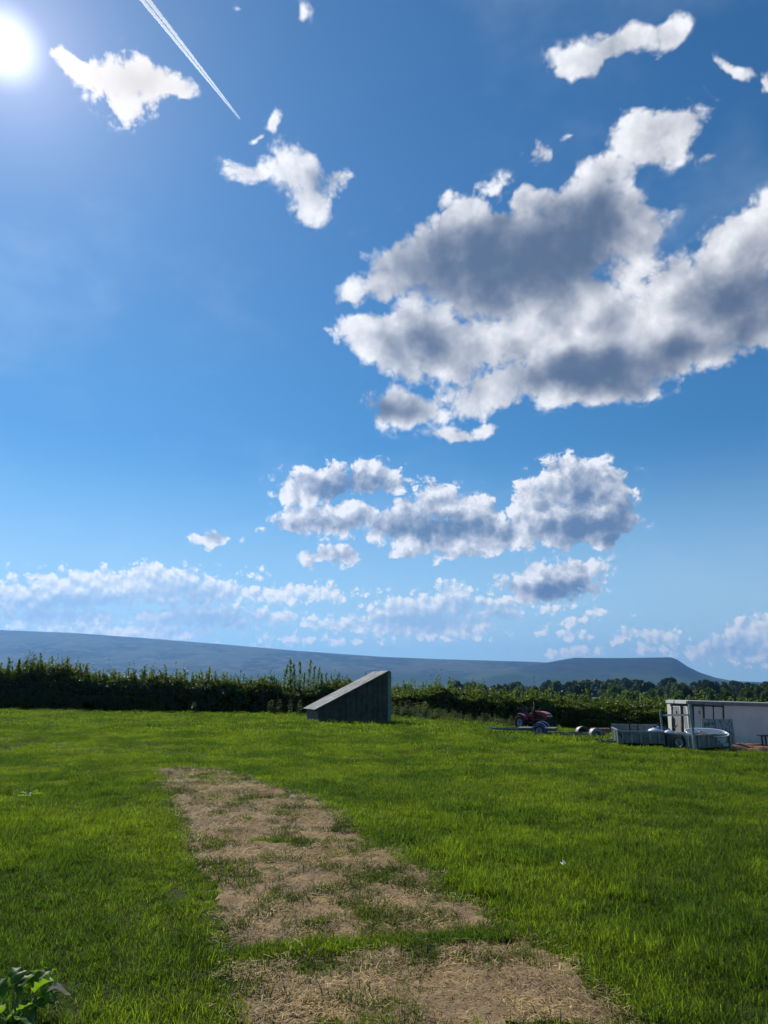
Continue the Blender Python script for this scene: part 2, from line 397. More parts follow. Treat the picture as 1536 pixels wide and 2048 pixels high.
def leaf_mat(name, col, trans, rough=.5, hue=.25, patch=None, pscale=.35, tfac=.45, spec=.3, rnd=.5, dry=None):
    """leaf: reflects one green, lets another through; varies from plant to plant and from place to place"""
    m = bpy.data.materials.new(name); m.use_nodes = True; n = NT(m.node_tree); n.n.clear()
    geo = n.node('ShaderNodeNewGeometry'); oi = n.node('ShaderNodeObjectInfo')
    pn = n.noise(geo.outputs['Position'], pscale, 5, .6)
    fn = n.noise(geo.outputs['Position'], pscale*14, 2, .5)
    rn = geo.outputs['Random Per Island']
    k = n.math('ADD', n.math('ADD', n.math('MULTIPLY', n.math('SUBTRACT', rn, .5), hue*2), n.math('MULTIPLY', n.math('SUBTRACT', oi.outputs['Random'], .5), rnd)), n.math('MULTIPLY', n.math('SUBTRACT', fn, .5), .8))
    k = n.math('ADD', 1.0, k)
    p2 = patch if patch else tuple(c*.7 for c in col)
    base = n.mix(n.ss(pn, .40, .60), col, p2); base = n.vm('SCALE', base, k)
    if dry:                                                 # thin, yellowed patches
        dn = n.math('MULTIPLY', n.ss(n.noise(geo.outputs['Position'], pscale*1.9, 6, .66), .53, .68), .75)
        base = n.mix(dn, base, dry)
    tr2 = tuple(t*(b_/max(a_, 1e-4)) for t, a_, b_ in zip(trans, col, p2))
    tr = n.vm('SCALE', n.mix(n.ss(pn, .40, .60), trans, tr2), k)
    d = n.node('ShaderNodeBsdfPrincipled'); n.l.new(base, d.inputs['Base Color']); d.inputs['Roughness'].default_value = rough
    d.inputs['Specular IOR Level'].default_value = spec
    t = n.node('ShaderNodeBsdfTranslucent'); n.l.new(tr, t.inputs[0])
    ms = n.node('ShaderNodeMixShader'); ms.inputs[0].default_value = tfac
    n.l.new(d.outputs[0], ms.inputs[1]); n.l.new(t.outputs[0], ms.inputs[2])
    o = n.node('ShaderNodeOutputMaterial'); n.l.new(ms.outputs[0], o.inputs[0])
    return m
# ------------------------------------------------------------------ the land
def land_mat():
    m = bpy.data.materials.new('ground_turf'); m.use_nodes = True; n = NT(m.node_tree); b = n.n['Principled BSDF']
    g = n.node('ShaderNodeNewGeometry'); P = g.outputs['Position']
    near = n.mix(n.ss(n.noise(P, 2.2, 6, .65), .35, .65), (.030, .045, .010), (.050, .060, .014))
    fields = n.voro(P, .006, 0, out='Color')
    sc = n.node('ShaderNodeSeparateColor'); n.l.new(fields, sc.inputs[0])
    far = n.ramp(sc.outputs[0], [(0, (.05, .085, .018)), (.4, (.075, .12, .022)), (.7, (.10, .14, .03)), (1, (.13, .13, .05))], 'CONSTANT')
    far = n.mix(n.math('MULTIPLY', n.noise(P, .05, 6, .6), .5), far, (.04, .07, .016))
    sx_ = n.node('ShaderNodeSeparateXYZ'); n.l.new(P, sx_.inputs[0])
    n.l.new(n.mix(n.ss(sx_.outputs[1], 55, 90), near, far), b.inputs['Base Color']); b.inputs['Roughness'].default_value = .95
    b.inputs['Specular IOR Level'].default_value = .1
    bp = n.node('ShaderNodeBump'); bp.inputs['Strength'].default_value = .6; bp.inputs['Distance'].default_value = .04
    n.l.new(n.noise(P, 22, 6, .65), bp.inputs['Height']); n.l.new(bp.outputs[0], b.inputs['Normal'])
    return m
def axis(stops):
    out = []
    for a, b, s in stops: out += list(np.arange(a, b, s))
    return np.array(out+[stops[-1][1]])
gx = axis([(-9000,-1500,500),(-1500,-200,80),(-200,-40,12),(-40,-12,1.2),(-12,16,.4),(16,40,1.2),(40,200,12),(200,1500,80),(1500,9000,500)])
gy = axis([(-9000,-1000,1000),(-1000,-60,120),(-60,-4,6),(-4,34,.4),(34,62,1.2),(62,200,6),(200,900,25),(900,3000,150),(3000,9000,600)])
GX, GY = np.meshgrid(gx, gy); GZ = gz(GX, GY)
nx, ny = len(gx), len(gy); idx = np.arange(nx*ny).reshape(ny, nx)
F = np.stack([idx[:-1,:-1], idx[:-1,1:], idx[1:,1:], idx[1:,:-1]], -1).reshape(-1, 4)
me = np_mesh('ground', np.stack([GX, GY, GZ], -1).reshape(-1, 3), F); me.shade_smooth()
tag(mesh_obj('ground', me, land_mat()), 'rough green pasture running from the camera down into the valley', kind='structure')

# --- the hills: a long moorland ridge on the left and a flat-topped escarpment on the right
def hill_mat(name, c1, c2, c3):
    m = bpy.data.materials.new(name); m.use_nodes = True; n = NT(m.node_tree); b = n.n['Principled BSDF']
    g = n.node('ShaderNodeNewGeometry'); P = n.vm('MULTIPLY', g.outputs['Position'], (1, .55, 2.2))
    f = n.noise(P, .0022, 9, .66); h = n.noise(P, .012, 6, .65)
    c = n.mix(n.ss(f, .44, .56), c1, c2); c = n.mix(n.math('MULTIPLY', n.ss(h, .50, .62), .85), c, c3)
    sx_ = n.node('ShaderNodeSeparateXYZ'); n.l.new(g.outputs['Position'], sx_.inputs[0])
    fields = n.voro(n.vm('MULTIPLY', g.outputs['Position'], (1, .5, 0)), .0042, 0, out='Color')
    sc = n.node('ShaderNodeSeparateColor'); n.l.new(fields, sc.inputs[0])
    fc = n.ramp(sc.outputs[1], [(0, (.022, .040, .014)), (.35, (.045, .068, .024)), (.6, (.065, .080, .034)), (.8, (.032, .050, .018))], 'CONSTANT')
    n.l.new(n.mix(n.ss(n.math('ADD', sx_.outputs[2], n.math('MULTIPLY', f, 60)), 150, 90), c, fc), b.inputs['Base Color'])
    b.inputs['Roughness'].default_value = 1.0; b.inputs['Specular IOR Level'].default_value = 0.05
    bp = n.node('ShaderNodeBump'); bp.inputs['Strength'].default_value = .8; bp.inputs['Distance'].default_value = 8
    n.l.new(n.noise(P, .02, 6, .6), bp.inputs['Height']); n.l.new(bp.outputs[0], b.inputs['Normal'])
    return m
def ridge(name, pts, Y, depth, back, mt, label, seed, gully=.16, conc=1.6):
    xs = np.array([at(a, b, Y).x for a, b in pts]); zs = np.array([at(a, b, Y).z for a, b in pts])
    X = np.linspace(xs[0], xs[-1], 420); Z = np.interp(X, xs, zs)
    ker = np.hanning(9); ker /= ker.sum(); Z = np.convolve(np.pad(Z, 4, mode='edge'), ker, 'valid')
    t = np.linspace(0, 1, 90); tb = np.linspace(0, 1, 20)[1:]
    ys = np.concatenate([Y-depth+depth*t, Y+back*tb]); pr = np.concatenate([t**conc*.9+.1*t, 1-tb**2])
    XX, YY = np.meshgrid(X, ys); XX = XX*(1+(YY/Y-1)*.9); PR = np.repeat(pr[:, None], len(X), 1)
    side = sstep(XX, xs[0]-1, xs[0]+400)*1.0
    g = 1-np.abs(fbm(XX+.35*YY, YY*.25, 620, 4, seed)); g = (g-.72)*gully
    m_ = np.repeat((4*np.clip(pr, 0, 1)*(1-np.clip(pr, 0, 1)))[:, None], len(X), 1)
    H = (Z[None, :]+14)*np.clip(PR+g*m_, 0, 1.02)-14+fbm(XX, YY, 130, 3, seed+4)*6*m_
    a, b = H.shape; idx = np.arange(a*b).reshape(a, b)
    F = np.stack([idx[:-1,:-1], idx[:-1,1:], idx[1:,1:], idx[1:,:-1]], -1).reshape(-1, 4)
    me = np_mesh(name, np.stack([XX, YY, H], -1).reshape(-1, 3), F); me.shade_smooth()
    return tag(mesh_obj(name, me, mt), label, kind='structure')
ridge('hill', [(-900,1268),(-500,1258),(-200,1256),(0,1260),(150,1266),(300,1277),(450,1289),(600,1302),(770,1314),(900,1319),(1050,1323),(1200,1330),(1330,1345),(1420,1360),(1700,1372)],
      5600, 2600, 2500, hill_mat('moor', (.070,.074,.036), (.020,.026,.013), (.13,.10,.075)), 'long blue moorland ridge rising to the left behind the hedge', 2)
ridge('escarpment', [(940,1358),(1010,1342),(1070,1330),(1110,1322),(1150,1315.5),(1190,1316),(1250,1316),(1342,1314.5),(1356,1320),(1375,1333),(1400,1345),(1430,1355),(1470,1363),(1520,1368),(1600,1371)],
      5000, 1500, 1800, hill_mat('scarp', (.022,.028,.014), (.015,.020,.010), (.045,.042,.026)), 'flat-topped dark escarpment ending in a steep nose on the right', 8, .22, 1.15)
ridge('foothill', [(700,1374),(800,1365),(900,1354),(980,1345),(1040,1344),(1100,1350),(1180,1361),(1260,1368),(1330,1374)],
      4300, 1000, 900, hill_mat('spur', (.075,.085,.036), (.050,.058,.026), (.12,.10,.07)), 'pale grassy spur below the escarpment', 5, .12, 1.3)

# --- air
HAZE_DENSITY = 1.05e-4
def haze():
    z0, z1 = -25.0, 470.0
    b = MB(); b.box((0, 3000, (z0+z1)/2), (17800, 11800, z1-z0))
    m = bpy.data.materials.new('haze_air'); m.use_nodes = True; n = NT(m.node_tree); n.n.clear()
    v = n.node('ShaderNodeVolumePrincipled'); v.inputs['Color'].default_value = (.20, .50, 1.0, 1); v.inputs['Density'].default_value = HAZE_DENSITY
    v.inputs['Anisotropy'].default_value = .5
    o = n.node('ShaderNodeOutputMaterial'); n.l.new(v.outputs[0], o.inputs['Volume'])
    ob = b.build('haze', m); tag(ob, 'thin blue haze over the valley', kind='stuff')

    return ob
haze()
# ------------------------------------------------------------------ bare strip, grass, straw
STRIP = [(322,1541),(342,1590),(372,1660),(398,1720),(425,1800),(444,1860),(456,1925),(461,1985),(470,2075),(1295,2075),(1235,2020),(1165,1965),(1095,1915),(1040,1868),(975,1832),(905,1796),(850,1750),(775,1708),(735,1672),(690,1640),(640,1615),(600,1592),(545,1575),(500,1560),(440,1543),(385,1538)]
SP = [ground(a, b) for a, b in STRIP]
# carry the strip on towards the camera, where the photograph no longer shows it
a_, b_ = SP[8]-SP[7], SP[9]-SP[10]
SPX = np.array([p.x for p in SP]); SPY = np.array([p.y for p in SP])
CROSS = [ground(*q) for q in ((466,1926),(560,1912),(680,1902),(800,1895),(900,1886),(1050,1871))]
CRX = np.array([p.x for p in CROSS]); CRY = np.array([p.y for p in CROSS])
_l = [ground(*q) for q in ((461,1985),(444,1860),(398,1720),(342,1590),(322,1541),(322,1500),(322,1450))]; LINX = np.array([p.x for p in _l]); LINY = np.array([p.y for p in _l])
def in_poly(x, y, px, py):
    r = np.zeros(np.shape(x), bool); j = len(px)-1
    for i in range(len(px)):
        c = ((py[i] > y) != (py[j] > y)) & (x < (px[j]-px[i])*(y-py[i])/(py[j]-py[i]+1e-12)+px[i]); r ^= c; j = i
    return r
def bare(x, y):
    """how bare the ground is: 1 on the killed strip, 0 on the lawn"""
    jx = x+.07*fbm(x, y, .45, 3, 21); jy = y+.22*fbm(x, y, .55, 3, 22)
    m = in_poly(jx, jy, SPX, SPY).astype(float)
    cy_ = np.interp(x, CRX, CRY); m *= 1-(np.abs(y-cy_+.05*fbm(x, y, .3, 2, 8)) < .085)*(x < CRX[-1]+.4)
    green = fbm(x, y*1.4, .55, 4, 31)+.25*fbm(x, y, 1.6, 2, 33)+.12*sstep(y, 9.5, 15)
    edge = sstep(x-np.interp(y, LINY, LINX), .12, .55)      # the left side was cut along a line and stays bare
    m *= 1-.92*sstep(green, .27, .42)*edge
    return m
# bare soil sheet
def soil_mat(name, c1, c2, c3):
    m = bpy.data.materials.new(name); m.use_nodes = True; n = NT(m.node_tree); b = n.n['Principled BSDF']
    g = n.node('ShaderNodeNewGeometry'); P = g.outputs['Position']
    c = n.mix(n.ss(n.noise(P, 7, 7, .65), .38, .62), c1, c2)
    c = n.mix(n.ss(n.noise(P, 60, 4, .6), .52, .70), c, c3)
    n.l.new(c, b.inputs['Base Color']); b.inputs['Roughness'].default_value = .95; b.inputs['Specular IOR Level'].default_value = .1
    bp = n.node('ShaderNodeBump'); bp.inputs['Strength'].default_value = .9; bp.inputs['Distance'].default_value = .03
    n.l.new(n.noise(P, 45, 7, .7), bp.inputs['Height']); n.l.new(bp.outputs[0], b.inputs['Normal'])
    return m
def soil_sheet(name, x0, x1, y0, y1, step, inside, height, m, label, ystep=None):
    xs = np.arange(x0, x1, step); ys = np.arange(y0, y1, ystep or step); XX, YY = np.meshgrid(xs, ys)
    ins = inside(XX, YY); Z = gz(XX, YY)+height(XX, YY)
    a, b = XX.shape; idx = np.arange(a*b).reshape(a, b)
    F = np.stack([idx[:-1,:-1], idx[:-1,1:], idx[1:,1:], idx[1:,:-1]], -1)
    k = ins[:-1,:-1] & ins[1:,1:] & ins[:-1,1:] & ins[1:,:-1]; F = F[k].reshape(-1, 4)
    used, inv = np.unique(F, return_inverse=True); V = np.stack([XX, YY, Z], -1).reshape(-1, 3)[used]
    me = np_mesh(name, V, inv.reshape(-1, 4)); me.shade_smooth()
    return tag(mesh_obj(name, me, m), label, kind='structure')
soil_sheet('bare_earth_strip', SPX.min()-.3, SPX.max()+.3, SPY.min()-.2, SPY.max()+.3, .045,
    lambda x, y: in_poly(x+.07*fbm(x, y, .45, 3, 21), y+.22*fbm(x, y, .55, 3, 22), SPX, SPY),
    lambda x, y: .012+.022*fbm(x, y, .3, 3, 41)+.030*np.abs(fbm(x, y, .11, 2, 42)), soil_mat('pink_earth', (.42,.29,.165), (.28,.19,.10), (.11,.075,.042)),
    'strip of bare pinkish-brown earth where the grass has been killed off')
PL = [ground(1476,1475), ground(1476,1503), Vector((30,23.6,0)), Vector((34,29.5,0)), ground(1476,1478)+Vector((0,3,0))]
PLX = np.array([10.9, 10.9, 30, 32, 11.2]); PLY = np.array([28.0, 24.6, 24.0, 29.5, 29.8])
soil_sheet('ploughed_soil', 9, 32, 23, 31, .09, lambda x, y: in_poly(x+.5*fbm(x, y, 1.5, 3, 5), y+.5*fbm(x, y, 1.5, 3, 6), PLX, PLY),
    lambda x, y: .05+.09*np.sin((y*1.0-x*.12)*2*math.pi/.62)+.13*fbm(x, y, .5, 4, 45)+.10*sstep(y, 24.5, 27), soil_mat('red_soil', (.30,.165,.10), (.19,.10,.06), (.40,.25,.16)),
    'ridges of turned red-brown soil in front of the white container')

grass_m = leaf_mat('grass_blade', (.096,.140,.013), (.285,.42,.015), .6, .46, (.044,.082,.010), .55, .50, .12, .6, (.150,.150,.034))
straw_m = leaf_mat('straw_blade', (.56,.41,.17), (.52,.37,.11), .6, .55, (.32,.235,.10), 1.9, .3, .3, .4)
def blades(n, rad, h, wd, seed, lean=.5, flat=False, curl=.35):
    r = np.random.default_rng(seed)
    a = r.uniform(0, 2*np.pi, n); q = np.sqrt(r.uniform(0, 1, n))*rad
    bx, by = q*np.cos(a), q*np.sin(a); L = h*r.uniform(.5, 1.15, n); t = r.uniform(0, 2*np.pi, n)
    le = r.normal(0, lean, n); le = np.abs(le)
    if flat: le = r.uniform(1.25, 1.6, n)
    wv = wd*r.uniform(.6, 1.3, n); dxy = np.stack([np.cos(t), np.sin(t)], -1); yaw = t+np.pi/2+r.uniform(-.8, .8, n); sx_ = np.stack([np.cos(yaw), np.sin(yaw)], -1)
    V = []; 
    cu = r.uniform(0, curl*2, n)
    pos = np.stack([bx, by, r.uniform(0, .02, n) if flat else np.full(n, -.015)], -1); ang_ = le.copy(); rings = [pos]
    for k in range(3):
        st = L/3; d = np.concatenate([dxy*np.sin(ang_)[:, None], np.cos(ang_)[:, None]], 1); pos = pos+d*st[:, None]; rings.append(pos); ang_ = ang_+cu*(1 if not flat else .2)
    for k, p in enumerate(rings):
        ww = wv*(1, .9, .6, .0)[k]/2; o = np.concatenate([sx_*ww[:, None], np.zeros((n, 1))], 1)
        if k < 3: V += [p-o, p+o]
        else: V += [p]
    V = np.stack(V, 1).reshape(-1, 3); b = (np.arange(n)*7)[:, None]
    F = np.concatenate([b+np.array(f) for f in ((0,1,3),(0,3,2),(2,3,5),(2,5,4),(4,5,6))], 1).reshape(-1, 3)
    return V, F
def clover(n, rad, seed):
    """low broad leaves among the grass"""
    r = np.random.default_rng(seed); V = []; F = []
    for k in range(n):
        a = r.uniform(0, 6.28); q = rad*math.sqrt(r.uniform()); c = np.array([q*math.cos(a), q*math.sin(a), r.uniform(.02, .06)])
        s_ = r.uniform(.008, .02); t = r.uniform(0, 6.28); u = np.array([math.cos(t), math.sin(t), r.uniform(-.3, .5)]); v = np.array([-math.sin(t), math.cos(t), r.uniform(-.3, .3)])
        b = len(V); V += [c-u*s_*1.4, c+v*s_, c+u*s_*1.4, c-v*s_]; F += [(b, b+1, b+2), (b, b+2, b+3)]
    return np.array(V), np.array(F)
def join(*parts):
    V = []; F = []; n = 0
    for v, f in parts: V.append(v); F.append(f+n); n += len(v)
    return np.concatenate(V), np.concatenate(F)
def scatter(name, label, sources, P, rot, scl, idx):
    """one object whose geometry nodes set a source tuft on every vertex (uncountable grass)"""
    src = bpy.data.collections.new(name+'_tufts')
    for i, me_ in enumerate(sources):
        o = bpy.data.objects.new('%s_tuft_%02d' % (name, i), me_); src.objects.link(o)
    me = bpy.data.meshes.new(name); me.vertices.add(len(P)); me.vertices.foreach_set('co', np.ascontiguousarray(P, dtype=np.float32).ravel())
    for nm, typ, data in (('rot', 'FLOAT_VECTOR', rot), ('scl', 'FLOAT', scl), ('idx', 'INT', idx)):
        at_ = me.attributes.new(nm, typ, 'POINT')
        at_.data.foreach_set('vector' if typ == 'FLOAT_VECTOR' else 'value', np.ascontiguousarray(data, dtype=np.int32 if typ == 'INT' else np.float32).ravel())
    me.update(); ob = mesh_obj(name, me); tag(ob, label, kind='stuff')
    g = bpy.data.node_groups.new(name+'_scatter', 'GeometryNodeTree')
    g.interface.new_socket('Geometry', in_out='INPUT', socket_type='NodeSocketGeometry'); g.interface.new_socket('Geometry', in_out='OUTPUT', socket_type='NodeSocketGeometry')
    gi = g.nodes.new('NodeGroupInput'); go = g.nodes.new('NodeGroupOutput'); ci = g.nodes.new('GeometryNodeCollectionInfo')
    ci.inputs['Collection'].default_value = src; ci.inputs['Separate Children'].default_value = True
    iop = g.nodes.new('GeometryNodeInstanceOnPoints'); iop.inputs['Pick Instance'].default_value = True
    def na(nm, typ):
        a = g.nodes.new('GeometryNodeInputNamedAttribute'); a.data_type = typ; a.inputs[0].default_value = nm
        return [s for s in a.outputs if s.enabled and s.name == 'Attribute'][0]
    g.links.new(gi.outputs[0], iop.inputs['Points']); g.links.new(ci.outputs[0], iop.inputs['Instance'])
    g.links.new(na('idx', 'INT'), iop.inputs['Instance Index']); g.links.new(na('scl', 'FLOAT'), iop.inputs['Scale'])
    er = g.nodes.new('FunctionNodeEulerToRotation'); g.links.new(na('rot', 'FLOAT_VECTOR'), er.inputs[0]); g.links.new(er.outputs[0], iop.inputs['Rotation'])
    g.links.new(iop.outputs[0], go.inputs[0])
    md = ob.modifiers.new('scatter', 'NODES'); md.node_group = g
    return ob
def tuft(nm, VF, m):
    me = np_mesh(nm, VF[0], VF[1]); me.materials.append(m); return me
near_t = [tuft('t', join(blades(120, .15, .058+.014*k, .0052, 100+k, .6), blades(40, .15, .05, .007, 150+k, .8)), grass_m) for k in range(5)]
near_t += [tuft('t', blades(110, .10, .13, .0055, 170+k, .38), grass_m) for k in range(2)]           # long tufts: 5, 6
mid_t = [tuft('t', join(blades(150, .38, .09+.018*k, .010, 200+k, .45)), grass_m) for k in range(3)]   # 7..9
mid_t += [tuft('t', blades(130, .26, .19, .012, 220+k, .4), grass_m) for k in range(2)]               # 10, 11
far_t = [tuft('t', blades(190, .85, .09+.02*k, .022, 230+k, .45), grass_m) for k in range(3)]         # 12..14
far_t += [tuft('t', blades(130, .5, .20, .026, 240+k, .4), grass_m) for k in range(2)]                # 15, 16
rg = np.random.default_rng(5)
def wedge(n, y0, y1, extra=1.5):
    y = np.sqrt(rg.uniform(y0*y0, y1*y1, n)); x = rg.uniform(-1, 1, n)*(y*.60+extra); return x, y
GP = []; GS = []; GI = []
def lawn(n, y0, y1, ids, longs, size, thresh):
    x, y = wedge(n, y0, y1); keep = bare(x, y) < rg.uniform(.15, .6, len(x)); keep &= ~in_poly(x, y, PLX, PLY)
    keep &= ~((y > 44.6-.0*x) & (x < 2)); x, y = x[keep], y[keep]
    ln = fbm(x, y, 2.6, 3, 51)+.32*sstep(x, 2, 8)*sstep(y, 14, 20); big = ln > thresh
    i = np.where(big, rg.choice(longs, len(x)), rg.choice(ids, len(x)))
    s_ = rg.uniform(.75, 1.2, len(x))*(1+.25*fbm(x, y, 1.1, 3, 52))
    s_ = np.where(x < np.interp(y, LINY, LINX), s_*.80, s_)          # mown shorter left of the line
    inner = in_poly(x, y, SPX, SPY); cyv = np.interp(x, CRX, CRY); s_ = np.where(inner & (np.abs(y-cyv) > .16), s_*.55, s_)
    GP.append(np.stack([x, y, gz(x, y)+np.where(inner, .012, 0)], -1)); GS.append(s_*size); GI.append(i)
lawn(11500, 3.2, 9.5, [0,1,2,3,4], [5,6], 1.0, .36)
lawn(13500, 9.0, 17.5, [0,1,2,3,4], [5,6], 1.05, .36)
lawn(7500, 15.5, 27, [7,8,9], [10,11], .78, .34)
lawn(6500, 25, 48, [12,13,14], [15,16], .85, .34)
GP = np.concatenate(GP); GS = np.concatenate(GS); GI = np.concatenate(GI)
# thick ribbon of grass left standing across the strip
t_ = rg.uniform(0, 1, 500); cx = CRX[0]+(CRX[-1]+.2-CRX[0])*t_; cyy = np.interp(cx, CRX, CRY)+rg.normal(0, .03, 500)
GP = np.concatenate([GP, np.stack([cx, cyy, gz(cx, cyy)+.01], -1)]); GS = np.concatenate([GS, rg.uniform(.5, .8, 500)]); GI = np.concatenate([GI, rg.choice([0,1,2,3,4], 500)])
rot = np.stack([rg.normal(0, .12, len(GP)), rg.normal(0, .12, len(GP)), rg.uniform(0, 6.28, len(GP))], -1)
scatter('grass', 'short green grass covering the field', near_t+mid_t+far_t, GP, rot, GS, GI)
# straw and dead stalks lying on the bare strip
st = [tuft('s', join(blades(30, .17, .045+.015*k, .0060, 300+k, flat=True), blades(9, .16, .05, .0045, 320+k, .9)), straw_m) for k in range(4)]
n = 6200; x = rg.uniform(SPX.min()-.3, SPX.max()+.3, n*2); y = rg.uniform(SPY.min()-.2, SPY.max()+.3, n*2)
jn = fbm(x, y, .9, 3, 61); k = (bare(x, y) > .5) & (jn > rg.uniform(-.75, .25, n*2)); x, y = x[k], y[k]
P = np.stack([x, y, gz(x, y)+.018], -1); rot = np.stack([rg.normal(0, .1, len(P)), rg.normal(0, .1, len(P)), rg.uniform(0, 6.28, len(P))], -1)
scatter('straw', 'dry tan straw lying on the bare strip', st, P, rot, rg.uniform(.5, 1.0, len(P))*(1+.03*y), rg.integers(0, 4, len(P)))
# low surviving tufts on the strip
x = rg.uniform(SPX.min(), SPX.max(), 9000); y = rg.uniform(SPY.min(), SPY.max(), 9000)
gr = fbm(x, y*1.3, .32, 3, 35)+.35*fbm(x, y, 1.3, 2, 33)+.12*sstep(y, 9, 15); k = in_poly(x, y, SPX, SPY) & (gr > rg.uniform(-.03, .36, 9000)); x, y = x[k], y[k]
P = np.stack([x, y, gz(x, y)+.02], -1); rot = np.stack([rg.normal(0, .2, len(P)), rg.normal(0, .2, len(P)), rg.uniform(0, 6.28, len(P))], -1)
tuft_m = leaf_mat('sparse_grass', (.075,.098,.018), (.18,.25,.02), .6, .4, (.036,.060,.014), 1.5, .4, .12, .7)
scatter('tufts', 'thin dark green tufts surviving on the bare strip', [tuft('g', blades(60, .10, .05+.015*k_, .0055, 500+k_, .7), tuft_m) for k_ in range(4)], P, rot, rg.uniform(.6, 1.25, len(P)), rg.integers(0, 4, len(P)))
# daisies and clover heads: specks of white through the lawn
def daisy():
    r = np.random.default_rng(3); V = []; F = []
    for k in range(7):
        c = np.array([r.uniform(-.3, .3), r.uniform(-.3, .3), r.uniform(.07, .13)]); b = len(V); V.append(c)
        for j in range(6): V.append(c+np.array([.013*math.cos(j*1.047), .013*math.sin(j*1.047), .003]))
        F += [(b, b+1+j, b+1+(j+1) % 6) for j in range(6)]
    return np.array(V), np.array(F)
dm = leaf_mat('daisy_petal', (.75,.75,.70), (.6,.6,.5), .6, .1, (.7,.7,.62), 1, .3, .2, .2)
x, y = wedge(620, 9, 42); k = (bare(x, y) < .3) & (fbm(x, y, 4, 3, 71) > .05); x, y = x[k], y[k]
P = np.stack([x, y, gz(x, y)+.01*y/10], -1); rot = np.stack([0*x, 0*x, rg.uniform(0, 6.28, len(x))], -1)
scatter('daisies', 'tiny white daisies dotted through the grass', [tuft('d', daisy(), dm)], P, rot, rg.uniform(.4, .9, len(x))*(.5+y/32), np.zeros(len(x), int))
# ------------------------------------------------------------------ hedges, weeds, trees
def leaf_quads(C, size, r, up=0.0, aspect=.6):
    """rhombic leaves at the points C with random facing"""
    n = len(C); u = r.normal(0, 1, (n, 3)); u[:, 2] += up; u /= np.linalg.norm(u, axis=1)[:, None]
    v = np.cross(u, r.normal(0, 1, (n, 3))); v /= np.linalg.norm(v, axis=1)[:, None]
    s_ = (size*r.uniform(.55, 1.25, n))[:, None]; k = np.cross(u, v)*s_*.18
    V = np.stack([C-u*s_, C-v*s_*aspect+k, C+u*s_, C+v*s_*aspect+k], 1).reshape(-1, 3)
    return V, np.arange(4*n).reshape(-1, 4)
hedge_leaf = leaf_mat('hedge_leaf', (.055,.085,.014), (.20,.27,.020), .45, .35, (.042,.074,.013), .5, .40, .35, .2)
hedge_leaf2 = leaf_mat('hedge_leaf_yellow', (.062,.100,.016), (.22,.32,.024), .45, .4, (.048,.080,.013), .6, .42, .35, .2)
shoot_leaf = leaf_mat('shoot_leaf', (.10,.145,.035), (.34,.43,.07), .45, .3, (.075,.115,.03), .8, .45, .35, .3)
bark = mat('bark', (.10,.075,.05), .9, var=.4, vscale=8, bump=.5, bscale=30)
core_shade = mat('core_shade', (.028,.024,.016), .95, var=.4, vscale=3, bump=.6, bscale=12)  # very dark brown: shade among the inner twigs put into the colour
def shoot_mesh(h, seed, m):
    r = np.random.default_rng(seed); b = MB()
    lean = r.normal(0, .06, 2); pts = [(lean[0]*h*t*t, lean[1]*h*t*t, h*t) for t in np.linspace(0, 1, 6)]
    b.tube(pts, [.014*(1-.75*t) for t in np.linspace(0, 1, 6)], 5)
    nl = int(115*h); t = r.uniform(.12, 1, nl); a = r.uniform(0, 6.28, nl); q = r.uniform(.02, .16, nl)*(1.15-t*.75)
    C = np.stack([lean[0]*h*t*t+q*np.cos(a), lean[1]*h*t*t+q*np.sin(a), h*t+r.uniform(0, .06, nl)], -1)
    V, F = leaf_quads(C, .058, r, .3, .62)
    b.add([tuple(v) for v in V], [tuple(f) for f in F])
    me = bpy.data.meshes.new('shoot'); me.from_pydata(b.v, [], b.f); me.materials.append(bark); me.materials.append(m)
    mi = np.ones(len(me.polygons), np.int32); mi[:len(b.f)-len(F)] = 0; me.polygons.foreach_set('material_index', mi); me.update()
    return me
SHOOTS = [shoot_mesh(h, 400+i, shoot_leaf) for i, h in enumerate((.45, .55, .65, .75, .9, 1.1, 1.35, 1.6))]
